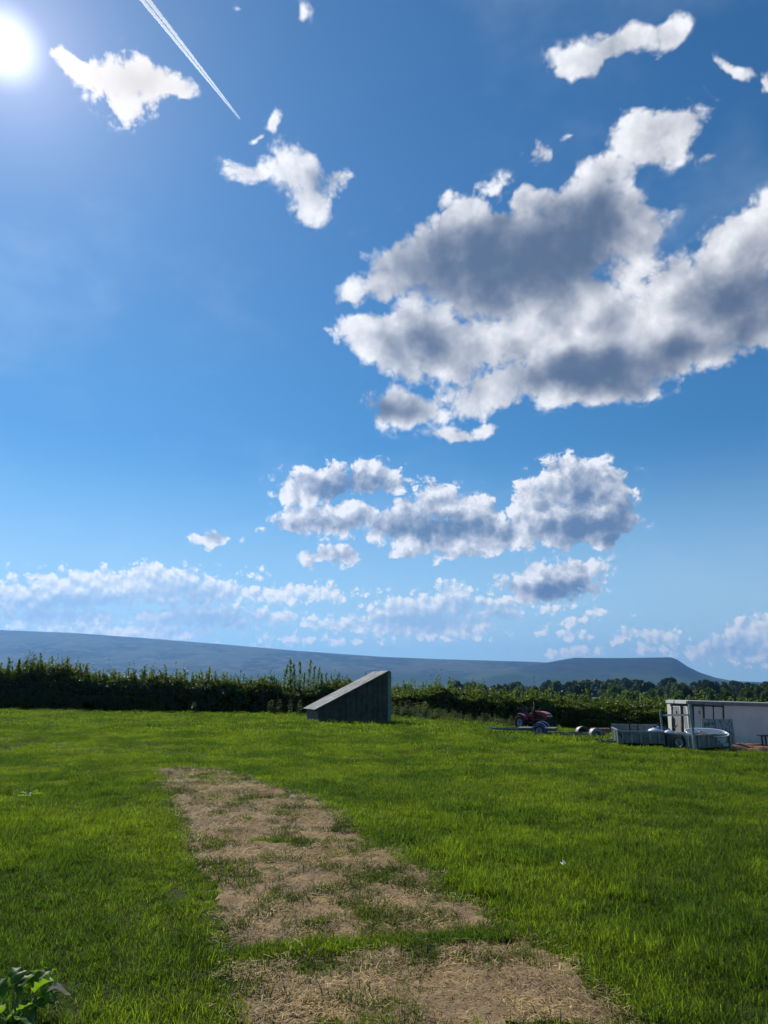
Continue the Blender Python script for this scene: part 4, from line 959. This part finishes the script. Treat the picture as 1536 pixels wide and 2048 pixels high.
# ------------------------------------------------------------------ box trailers
panel = mat('galvanised_panel', (.24,.25,.235), .5, .5, .35, 3, .12, 30, ((.10,.08,.065), .6))
panel2 = mat('rust_stained_panel', (.21,.205,.185), .6, .35, .35, 2.4, .15, 30, ((.12,.075,.055), .65))
post_m = mat('grey_post', (.27,.31,.30), .5, .4, .25, 6, .1, 40)
def box_side(parent, a, b_, z0, z1, m, ribs, name='side_panel', th=.03, hole=None):
    """one side board with a folded top rail and upright ribs; optional wheel arch (centre along, radius)"""
    a, b_ = Vector(a), Vector(b_); d = (b_-a); L = d.length; ang_ = math.atan2(d.y, d.x)
    out = [(0, z0), (L, z0), (L, z1), (0, z1)]
    if hole:
        c, r = hole[:2]; arc = [(c+r*math.cos(R(t)), max(z0, hole[2]+r*math.sin(R(t)))) for t in range(200, -21, -20)]
        out = [(0, z0)]+arc+[(L, z0), (L, z1), (0, z1)]
    b = MB(); b.prism(out, -th/2, th/2); M = Matrix.Translation((a.x, a.y, 0)) @ Matrix.Rotation(ang_, 4, 'Z')
    b.v = [tuple(M @ Vector(v)) for v in b.v]; o = b.build(name, m, parent)
    b = MB(); b.box((L/2, 0, z1+.012), (L+.05, .06, .045)); b.v = [tuple(M @ Vector(v)) for v in b.v]; b.build('top_rail', post_m, o)
    for k in range(ribs):
        x = L*(k+.5)/ribs
        if hole and abs(x-hole[0]) < hole[1]+.05: continue
        b = MB(); b.box((x, -th/2-.014, (z0+z1)/2), (.045, .028, z1-z0-.03)); b.v = [tuple(M @ Vector(v)) for v in b.v]; b.build('rib', post_m, o)
    return o
# left: long low trailer, its far side showing over the near one
pa = ground(1238, 1493)
t = thing('box_trailer', 'low grey box trailer with open top, left of the bathtub trailer', 'trailer', pa, R(-15), 'galvanised box trailers')
L1, D1, z0, z1 = 1.46, 1.75, .11, .48
box_side(t, (0,0,0), (L1,0,0), z0, z1, panel2, 5); box_side(t, (L1,D1,0), (-.12,D1+.1,0), z0, z1+.13, panel, 4); box_side(t, (-.12,D1+.1,0), (0,0,0), z0, z1+.03, panel, 2, 'front_panel'); box_side(t, (L1,0,0), (L1,D1,0), z0, z1, panel, 2, 'tailgate')
b = MB(); b.box((L1/2, D1/2, z0+.02), (L1-.06, D1-.06, .04)); b.build('floor', oldwood, t)
for s_ in (.12, D1-.12): wheel(t, (L1*.55, s_, .21), .21, .16, .15, rimg, 'wheel', 0, -1 if s_ < 1 else 1)
b = MB(); b.tube([(.42,.5,.25),(.42,.5,.76),(.40,.5,.84),(.33,.5,.88),(.30,.5,.86)], .022, 8); b.build('winch_post', black, t)
b = MB(); b.tube([(.70,.9,.2),(.72,.9,.70)], .022, 8); b.build('stake', black, t)
b = MB(); b.bar((0,.4,.12), (-.55,.8,.12), .07); b.bar((-.12,1.6,.12), (-.55,.8,.12), .07); b.box((-.65,.8,.16), (.24,.09,.08)); b.build('drawbar', frame_g, t)
b = MB(); b.tube([(.02,-.02,.46),(.22,-.03,.10)], .02, 6); b.build('stay', black, t)
# right: trailer seen corner-on, carrying the bath
pc = ground(1388, 1502)
T2 = thing('box_trailer', 'grey ribbed box trailer seen corner-on carrying the white bathtub', 'trailer', pc, 0, 'galvanised box trailers')
ca = Vector((-.469, .883, 0)); cb = Vector((.883, .469, 0)); LA, LB, z0, z1 = 1.12, 1.80, .08, .47
A2 = ca*LA; B2 = cb*LB; C2_ = A2+B2
box_side(T2, A2, (0,0,0), z0, z1, panel, 4, hole=(.58, .27, .24)); box_side(T2, (0,0,0), B2, z0, z1, panel2, 4); box_side(T2, B2, C2_, z0, z1, panel, 3); box_side(T2, C2_, A2, z0, z1, panel, 4)
b = MB(); b.box((0,0,0), (LB-.08, LA-.08, .04), (0,0,math.atan2(cb.y, cb.x))); m_ = (A2+B2)/2; b.v = [(v[0]+m_.x, v[1]+m_.y, v[2]+z0+.05) for v in b.v]; b.build('floor', oldwood, T2)
for q in (.03, LB-.03):
    wl = wheel(T2, (0, 0, 0), .235, .17, .15, rimg, 'wheel', 0, -1 if q < 1 else 1)
    c = A2-ca*.58+cb*q; wl.location = (c.x, c.y, .24); wl.rotation_euler = (0, 0, math.atan2(-ca.y, -ca.x))
for nm, pos, za, zb, w_ in (('rack_post', Vector((.02,-.05,0)), .02, 1.46, .075), ('rack_post', A2+Vector((-.05,0,0)), .1, 1.25, .05)):
    b = MB(); b.bar((pos.x, pos.y, za), (pos.x-.04, pos.y, zb), w_); b.build(nm, post_m, T2)
b = MB(); b.bar((A2.x-.02, A2.y-.03, 1.08), (-.06, -.01, 1.12), .05, .06); b.build('rack_rail', galv, T2)
for q in (.0, LB):
    b = MB(); p_ = cb*q-Vector((0,.035,0)); b.bar((p_.x, p_.y, .02), (p_.x, p_.y, .50), .06); b.build('corner_post', post_m, T2)
b = MB(); b.bar((A2.x,A2.y,.12), (.0,.0,.10), .05, .07); b.bar((0,0,.10), (B2.x,B2.y,.12), .05, .07); b.build('chassis_rail', frame_g, T2)
b = MB(); q0 = B2*.85+Vector((0,-.06,.14)); b.box(q0, (.18,.03,.09)); b.build('number_plate', mat('plate', (.5,.5,.5), .5), T2)
# the bath
enamel = mat('white_enamel', (.74,.76,.78), .18, 0, .06, 3, .02, 40, ((.50,.46,.40), .25), .6)
def bath(loc, rz, rot):
    t = thing('bathtub', 'white oval bathtub lying in the right-hand grey trailer', 'bathtub', loc, rot=rot); t.scale = (.80, .86, .86)
    n = 40; V = []; F = []
    def ring(rx, ry, z, e=.78):
        for k in range(n):
            a = 2*math.pi*k/n; c, s_ = math.cos(a), math.sin(a); V.append((rx*math.copysign(abs(c)**e, c), ry*math.copysign(abs(s_)**e, s_), z))
    prof = [(.50,.20,.03),(.66,.28,.05),(.75,.34,.22),(.79,.36,.42),(.82,.385,.485),(.87,.43,.50),(.885,.445,.49),(.88,.44,.47),(.825,.395,.455),(.80,.375,.40),(.77,.355,.20),(.68,.30,.02),(.50,.20,.0)]
    for q in prof: ring(*q)
    for i in range(len(prof)-1):
        for k in range(n): F.append((i*n+k, i*n+(k+1) % n, (i+1)*n+(k+1) % n, (i+1)*n+k))
    F += [tuple(range(n)), tuple((len(prof)-1)*n+k for k in range(n-1, -1, -1))]
    b = MB(); b.add(V, F); b.build('tub', enamel, t, True)
    b = MB(); b.lathe([(.03,0),(.03,.015),(.001,.015)], 14, 'z', (.45,0,.045)); b.build('drain', galv, t)
    b = MB(); b.lathe([(.035,-.01),(.03,.01),(.001,.01)], 14, 'y', (-.70,0,.36)); b.build('overflow', galv, t)
    for sx_ in (-1, 1):
        for sy_ in (-1, 1): b = MB(); b.tube([(sx_*.55, sy_*.22, .04), (sx_*.60, sy_*.27, -.10)], [.03,.02], 8); b.build('foot', galv, t)
    return t
mid = pc+(A2+B2)*.5
bath(mid+Vector((.30,.03,.13)), 0, (R(17), R(2), R(-4)))
t = thing('firewood', 'brown broken boards and a pale stick dumped inside the white bathtub', 'wood', mid+Vector((.10,-.02,.36)), .5)
for k, (x, y, z, l, r_, c) in enumerate([(0,0,.02,.55,20,(.13,.09,.06)),(.08,.06,.09,.42,-30,(.16,.10,.06)),(-.05,-.07,.10,.5,60,(.11,.08,.06)),(.0,-.16,.17,.40,-12,(.60,.55,.45)),(.16,-.05,.05,.3,45,(.20,.13,.08))]):
    b = MB(); b.box((x, y, z), (l, .13 if k != 3 else .05, .035), (.3*math.sin(k*2), -.25+.15*k, R(r_))); b.build('board', mat('wood_%d' % k, c, .9, 0, .3, 8, .4, 30), t)
# peeling sheet standing at the far side of the trailer
pw = bpy.data.materials.new('peeling_paint'); pw.use_nodes = True; n = NT(pw.node_tree); bs = n.n['Principled BSDF']; v = n.node('ShaderNodeTexCoord').outputs['Object']
pk = n.noise(n.vm('MULTIPLY', v, (1.6, 1, .55)), 7, 7, .68); c = n.mix(n.ss(pk, .50, .56), (.30,.35,.36), (.075,.075,.075)); n.l.new(n.mix(n.ss(n.noise(v, 9, 4, .6), .62, .68), c, (.22,.08,.05)), bs.inputs['Base Color']); bs.inputs['Roughness'].default_value = .7
pl, pr = at(1404, 1437, 26.35), at(1464, 1440, 26.15)
t = thing('metal_sheet', 'grey sheet with peeling blotched paint standing behind the bathtub', 'sheet', (pl.x, pl.y, pl.z-.88), math.atan2(pr.y-pl.y, pr.x-pl.x)); Ls = (pr-pl).length
b = MB(); b.box((Ls/2, 0, .42), (Ls, .02, .84), (R(-5), R(1), 0)); b.build('sheet', pw, t)
b = MB(); b.bar((0,-.01,.86), (Ls,-.01,.86), .03); b.bar((0,-.01,0), (-.01,.03,.86), .04); b.bar((Ls,-.01,0), (Ls,.03,.86), .04); b.build('edge_strip', post_m, t)
# water containers between the trailers
jug_m = mat('white_jug', (.62,.68,.76), .4, 0, .1, 6, .05, 30); jug_b = mat('blue_jug', (.035,.06,.16), .35, 0, .2, 6, .05, 30)
for k, (px, py, Y, m_, lab, s_) in enumerate([(1309,1459,25.6,jug_m,'white plastic water drum in the low box trailer',1.0),(1319,1456,26.0,jug_b,'dark blue plastic drum behind the white one',1.05),(1331,1459,26.0,jug_b,'blue drum against the bathtub trailer',.85),(1338,1462,25.6,jug_m,'small white can nearest the bathtub trailer',.7)]):
    p = at(px, py, Y); t = thing('plastic_drum', lab, 'drum', (p.x, p.y, p.z-.40*s_), k*.7, 'plastic drums between the trailers')
    prof = [(.001,0),(.20,0),(.22,.03),(.22,.16),(.205,.18),(.22,.20),(.22,.36),(.19,.41),(.07,.44),(.05,.46),(.05,.49)]
    b = MB(); b.lathe([(r_*s_, z*s_) for r_, z in prof], 20, 'z'); b.build('drum_body', m_, t, True)
    b = MB(); b.lathe([(.055*s_, .47*s_), (.055*s_, .52*s_), (.001, .52*s_)], 12, 'z'); b.build('cap', black, t)
# ------------------------------------------------------------------ steel cage frame behind the trailers
cage_m = mat('cage_steel', (.055,.055,.058), .6, .3, .3, 6, .1, 40, ((.09,.06,.05), .4)); mesh_m = mat('cage_mesh', (.20,.20,.19), .6, .4, .2, 8)
def cage():
    Y = 28.4; q = lambda px, py, d=0.0: at(px, py, Y+d)
    o0 = q(1342, 1408); root = thing('cage_frame', 'dark steel stock cage with mesh bays standing in front of the white container', 'cage', (o0.x, Y, float(gz(o0.x, Y))))
    loc = lambda p: tuple(p-root.location)
    def bar(nm, a, b_, w_, h=None, m=cage_m, d=0.0):
        b = MB(); b.bar(loc(a+Vector((0,d,0))), loc(b_+Vector((0,d,0))), w_, h); return b.build(nm, m, root)
    bar('top_beam', q(1341,1409), q(1406,1411), .11, .10); bar('top_beam', q(1406.5,1411), q(1447,1413), .07, .06)
    for px, pb, w_ in ((1343.5,1347,.05),(1363,1366,.085),(1385,1387.5,.07),(1406,1409,.075),(1426,1428,.045),(1445.5,1448.5,.065)):
        a = q(px, 1410); z = q(pb, 1478); bar('upright', a, z, w_, d=-.004)
    bar('lower_rail', q(1346,1476), q(1448,1478), .07)
    for x in (1343.5, 1446): bar('side_beam', q(x,1410), at(x,1410,Y+1.1), .05)
    for a, b_, hole in ((1346,1361,1352),(1368,1374,None)):
        mb = MB(); z0, z1 = q(a, 1476), q(a, 1413); nxx = max(2, int((b_-a)*1.0)); H_ = z1.z-z0.z; X0, X1 = loc(q(a,1440))[0], loc(q(b_,1440))[0]
        for k in range(nxx+1): x = X0+(X1-X0)*k/nxx; mb.bar((x,-.03,loc(z0)[2]), (x-.03,-.03,loc(z1)[2]), .007)
        for k in range(30): z = loc(z0)[2]+H_*k/30; mb.bar((X0,-.036,z), (X1,-.036,z), .007)
        mb.build('mesh_panel', mesh_m, root)
    for px in (1351.5, 1397): 
        b = MB(); p_ = loc(q(px, 1424)); b.box((p_[0], -.06, p_[2]), (.035, .03, .10)); b.box((p_[0]+.03, -.07, p_[2]-.05), (.05, .03, .02)); b.build('latch', black, root)
    b = MB(); p_ = loc(q(1441,1418)); b.box((p_[0], -.05, p_[2]), (.10, .03, .03)); b.build('hinge', galv, root)
    b = MB(); b.bar(loc(q(1345,1437)), loc(q(1346,1462)), .06); b.bar(loc(q(1348.5,1438)), loc(q(1349.5,1462)), .05); b.bar(loc(q(1345,1437)), loc(q(1349,1437)), .05); b.build('prop', black, root)
    b = MB(); b.bar(loc(q(1348,1457,-.2)), loc(q(1355,1450,-.2)), .03); b.build('lever', black, root)
cage()
# ------------------------------------------------------------------ white container
white_p = mat('container_white', (.66,.64,.60), .55, 0, .10, 1.2, .06, 30, ((.45,.42,.38), .3)); cap_m = mat('container_cap', (.62,.61,.57), .5, .1, .15, 4, .06, 30)
def container():
    c0 = at(1372, 1402, 31.0); W_ = 2.5; L_ = 8.5; base = float(gz(c0.x+2, 31))-.25; H_ = c0.z-base
    root = thing('container', 'long white cabin-like container on the right behind the trailers', 'container', (c0.x, c0.y, base), R(-2.2), rot=(0, R(1.6), R(-2.2)))
    npan = 7
    for k in range(npan):
        b = MB(); b.box((.02+(k+.5)*(L_-.04)/npan, .02, H_/2-.06), ((L_-.04)/npan-.004, .04, H_-.16)); b.build('wall_panel', white_p, root)
    for k in range(2):
        b = MB(); b.box((.0, .02+(k+.5)*(W_-.04)/2, H_/2-.06), (.04, (W_-.04)/2-.008, H_-.16)); b.build('end_panel', white_p, root)
    b = MB(); b.box((L_/2, W_/2, H_/2), (L_-.10, W_-.10, H_-.10)); b.build('core', white_p, root)
    b = MB(); b.box((L_/2, -.02, H_-.07), (L_+.06, .06, .12)); b.build('roof_edge', mat('roof_edge_grey', (.22,.22,.23), .6, .2, .2, 4), root)
    b = MB(); b.box((-.03, W_*.28, H_-.06), (.06, W_*.54, .12)); b.box((-.03, W_*.80, H_-.06), (.06, W_*.40, .12)); b.build('end_cap', cap_m, root)
    b = MB(); b.box((L_/2, W_/2, H_-.02), (L_-.02, W_-.02, .08)); b.build('roof', cap_m, root)
    b = MB(); b.box((L_/2, 0, .05), (L_, .08, .12)); b.build('sill', frame_g, root)
container()
p = at(1521, 1471, 27.0); t = thing('steel_bench', 'black steel bench frame at the right edge on the turned soil', 'bench', (p.x, p.y, float(gz(p.x, p.y))+.05), R(-4)); h_ = p.z-t.location.z
b = MB(); b.box((.75, 0, h_), (1.6, .4, .05)); b.build('top', black, t)
for x in (.10, 1.4):
    for y in (-.15, .15): b = MB(); b.bar((x, y, -.15), (x, y, h_-.03), .05); b.build('leg', black, t)
# ------------------------------------------------------------------ far barn and cottage roofs glimpsed in the valley
slate = mat('pale_sheet_roof', (.55,.56,.56), .6, .1, .2, .3, .05, 2); stone = mat('far_wall', (.32,.30,.27), .9, 0, .2, .5)
def barn(px, py, Y, L_, W_, hw, hr, rz, label):
    p = at(px, py, Y); z = p.z-hw-hr*.5; root = thing('barn', label, 'barn', (p.x, Y, z), rz, 'far roofs in the valley')
    b = MB(); b.prism([(-W_/2, -3), (W_/2, -3), (W_/2, hw), (0, hw+hr-.05), (-W_/2, hw)], -L_/2, L_/2, 'x'); b.build('wall', stone, root)
    for s_ in (-1, 1):
        b = MB(); b.prism([(s_*(W_/2+.4), hw-.2), (0, hw+hr+.05), (0, hw+hr+.2), (s_*(W_/2+.4), hw)], -L_/2-.3, L_/2+.3, 'x'); b.build('roof_slope', slate, root)
    for k in (-1, 0, 1): b = MB(); b.box((k*L_*.28, -W_/2-.05, hw*.5), (L_*.12, .1, hw*.55)); b.build('opening_shade', darkm, root)  # solid blocks on the wall, coloured as the shade inside doorways
barn(1184, 1399, 400, 7, 5, 2.2, 2.0, R(4), 'pale sheet-roofed barn in the valley above the alloy mudguards')
# ------------------------------------------------------------------ near things in the lawn
dock_m = leaf_mat('dock_leaf', (.075,.165,.022), (.22,.38,.015), .5, .2, (.060,.14,.02), 2.0, .55, .5, .1)
stem_m = mat('dock_stem', (.14,.20,.05), .6)
def big_leaf(L, wd, seed, droop=.5):
    """a broad wavy leaf along +x with a midrib fold"""
    r = np.random.default_rng(seed); nu, nv_ = 12, 8; V = []
    for i in range(nu+1):
        t = i/nu; ww = wd*(math.sin(math.pi*min(1, t*.92+.06))**.7)*(1-.12*t)
        for j in range(nv_+1):
            s_ = j/nv_*2-1; wav = .018*math.sin(t*19+s_*3+seed)*abs(s_)
            V.append((L*t*(1-.12*t*droop), s_*ww, L*(.16*math.sin(t*2.2)-droop*.42*t*t)+abs(s_)*ww*.35+wav-.012*(1-abs(s_))))
    F = [(i*(nv_+1)+j, i*(nv_+1)+j+1, (i+1)*(nv_+1)+j+1, (i+1)*(nv_+1)+j) for i in range(nu) for j in range(nv_)]
    me = np_mesh('leaf', np.array(V), np.array(F)); me.shade_smooth(); me.materials.append(dock_m); return me
LEAF = [big_leaf(L, w_, i+1, d) for i, (L, w_, d) in enumerate(((.24,.085,.5),(.20,.082,.9),(.17,.075,.4),(.21,.09,1.2)))]
def dock(p, label, spec):
    root = thing('dock_plant', label, 'plant', p); root.scale = (.80, .80, .66)
    for k, (az, el, q, i, s_) in enumerate(spec):
        d = Vector((math.cos(R(az))*math.cos(R(el)), math.sin(R(az))*math.cos(R(el)), math.sin(R(el))))
        b = MB(); e = d*q+Vector((0,0,.02)); b.tube([(0,0,-.02), tuple(e*.5+Vector((0,0,.02))), tuple(e)], [.006,.005,.004], 6); b.build('stalk', stem_m, root)
        o = mesh_obj('leaf', LEAF[i], None, root); o.location = e; o.rotation_euler = (R(((k*37) % 50)-25), -R(el*.6), R(az)); o.scale = (s_*.82,)*3
p = ground(22, 2052); dock(p, 'broad-leaved dock plant with bright green leaves in the bottom left corner',
    [(80,70,.16,0,1),(100,60,.20,1,1),(60,55,.22,0,.9),(20,45,.14,1,1.0),(-5,35,.18,2,1.1),(-40,30,.14,3,.9),(150,50,.18,0,1),(200,40,.16,3,1),(-80,35,.12,1,.9),(45,30,.20,3,.9),(250,50,.15,2,1.1),(10,60,.22,2,1),(120,75,.24,1,.9),(-20,55,.10,0,.8)])
p = ground(58, 1597); dock(p, 'small dock plant in the lawn far left, well beyond the corner one', [(0,25,.08,0,1),(120,30,.08,1,1),(240,20,.08,0,1),(60,50,.08,2,1),(300,40,.06,1,.9),(180,45,.07,2,1)])
# curled pale dead leaf by the dock plant
dry = leaf_mat('dry_leaf', (.55,.50,.44), (.40,.34,.26), .6, .05, (.50,.45,.40), 9, .2, .3, .05)
def curled(loc, rz, s_, nm, label, cat, m, seed, tilt=0):
    r = np.random.default_rng(seed); V = []; nu, nv_ = 9, 6
    for i in range(nu+1):
        t = i/nu; ww = .032*math.sin(math.pi*t)**.6+.002
        for j in range(nv_+1):
            q = j/nv_*2-1; V.append((.13*(t-.5), q*ww*(1-.35*abs(q)), .03*abs(q)**1.4*math.sin(math.pi*t)+.02*math.sin(t*5)+r.normal(0, .002)))
    F = [(i*(nv_+1)+j, i*(nv_+1)+j+1, (i+1)*(nv_+1)+j+1, (i+1)*(nv_+1)+j) for i in range(nu) for j in range(nv_)]
    me = np_mesh(nm, np.array(V), np.array(F)); me.shade_smooth(); t = thing(nm, label, cat, loc, rot=(R(tilt), 0, rz))
    o = mesh_obj('blade', me, m, t); o.scale = (s_,)*3
    b = MB(); b.tube([(.065*s_,0,.004), (.10*s_,.004,.02*s_), (.125*s_,.01*s_,.022*s_)], [.003*s_,.0025*s_,.002*s_], 6); b.build('stalk', m, t)
p = ground(112, 2026); curled(p+Vector((0,0,.09)), R(28), .95, 'dead_leaf', 'curled pale dead leaf beside the corner dock plant', 'leaf', dry, 4, -20)
paper = leaf_mat('litter_white', (.72,.74,.68), (.5,.5,.42), .6, .05, (.68,.70,.62), 9, .25, .3, .05)
p = ground(1129, 1752); curled(p+Vector((0,0,.10)), R(65), .75, 'litter', 'small crumpled white scrap in the grass right of the strip', 'litter', paper, 9, -40)
p = ground(588, 1603); curled(p+Vector((0,0,.03)), R(5), 1.3, 'litter', 'flat white scrap at the far end of the bare strip', 'litter', paper, 12, 0)

# ------------------------------------------------------------------ vapour trail
def contrail():
    H_ = 9000.0
    def up(px, py): d = ray(px, py); return Vector((d.x, d.y, d.z))*((H_-EYE)/d.z)+Vector((0,0,EYE))
    a, b_ = up(480, 238), up(255, -45); ax = (b_-a); Lg = ax.length; ax.normalize(); sd = ax.cross(Vector((0,0,1))).normalized()
    root = thing('contrail', 'thin white double vapour trail crossing the sky right of the sun', 'contrail', a)
    r = np.random.default_rng(8); m = bpy.data.materials.new('vapour'); m.use_nodes = True; n = NT(m.node_tree); n.n.clear()
    v = n.node('ShaderNodeVolumePrincipled'); v.inputs['Color'].default_value = (.97, .99, 1.0, 1); v.inputs['Density'].default_value = .03; v.inputs['Anisotropy'].default_value = .45
    o = n.node('ShaderNodeOutputMaterial'); n.l.new(v.outputs[0], o.inputs['Volume'])
    up2 = sd.cross(ax).normalized()
    for s_ in (-1, 1):                                       # two lumpy tubes of ice cloud, narrowest behind the aircraft
        V = []; F = []; N = 700; na = 8
        for k in range(N):
            t = k/(N-1); rad = 5+25*t**.8; c = ax*(t*Lg)+sd*s_*(9+36*t)
            c = c+sd*float(rad*.22*vnoise(k*1.0, s_*9.0, 3.5, 2))
            for j in range(na):
                q = rad*(1+.20*float(vnoise(k*1.0, j*1.0+s_*20, 1.6, 3)))*(0.05 if k in (0, N-1) else 1); w_ = 2*math.pi*j/na
                V.append(tuple(c+sd*math.cos(w_)*q+up2*math.sin(w_)*q))
        for k in range(N-1):
            for j in range(na): F.append((k*na+j, k*na+(j+1) % na, (k+1)*na+(j+1) % na, (k+1)*na+j))
        b = MB(); b.add(V, F+[tuple(range(na)), tuple((N-1)*na+j for j in range(na))]); b.build('trail', m, root, True)
contrail()
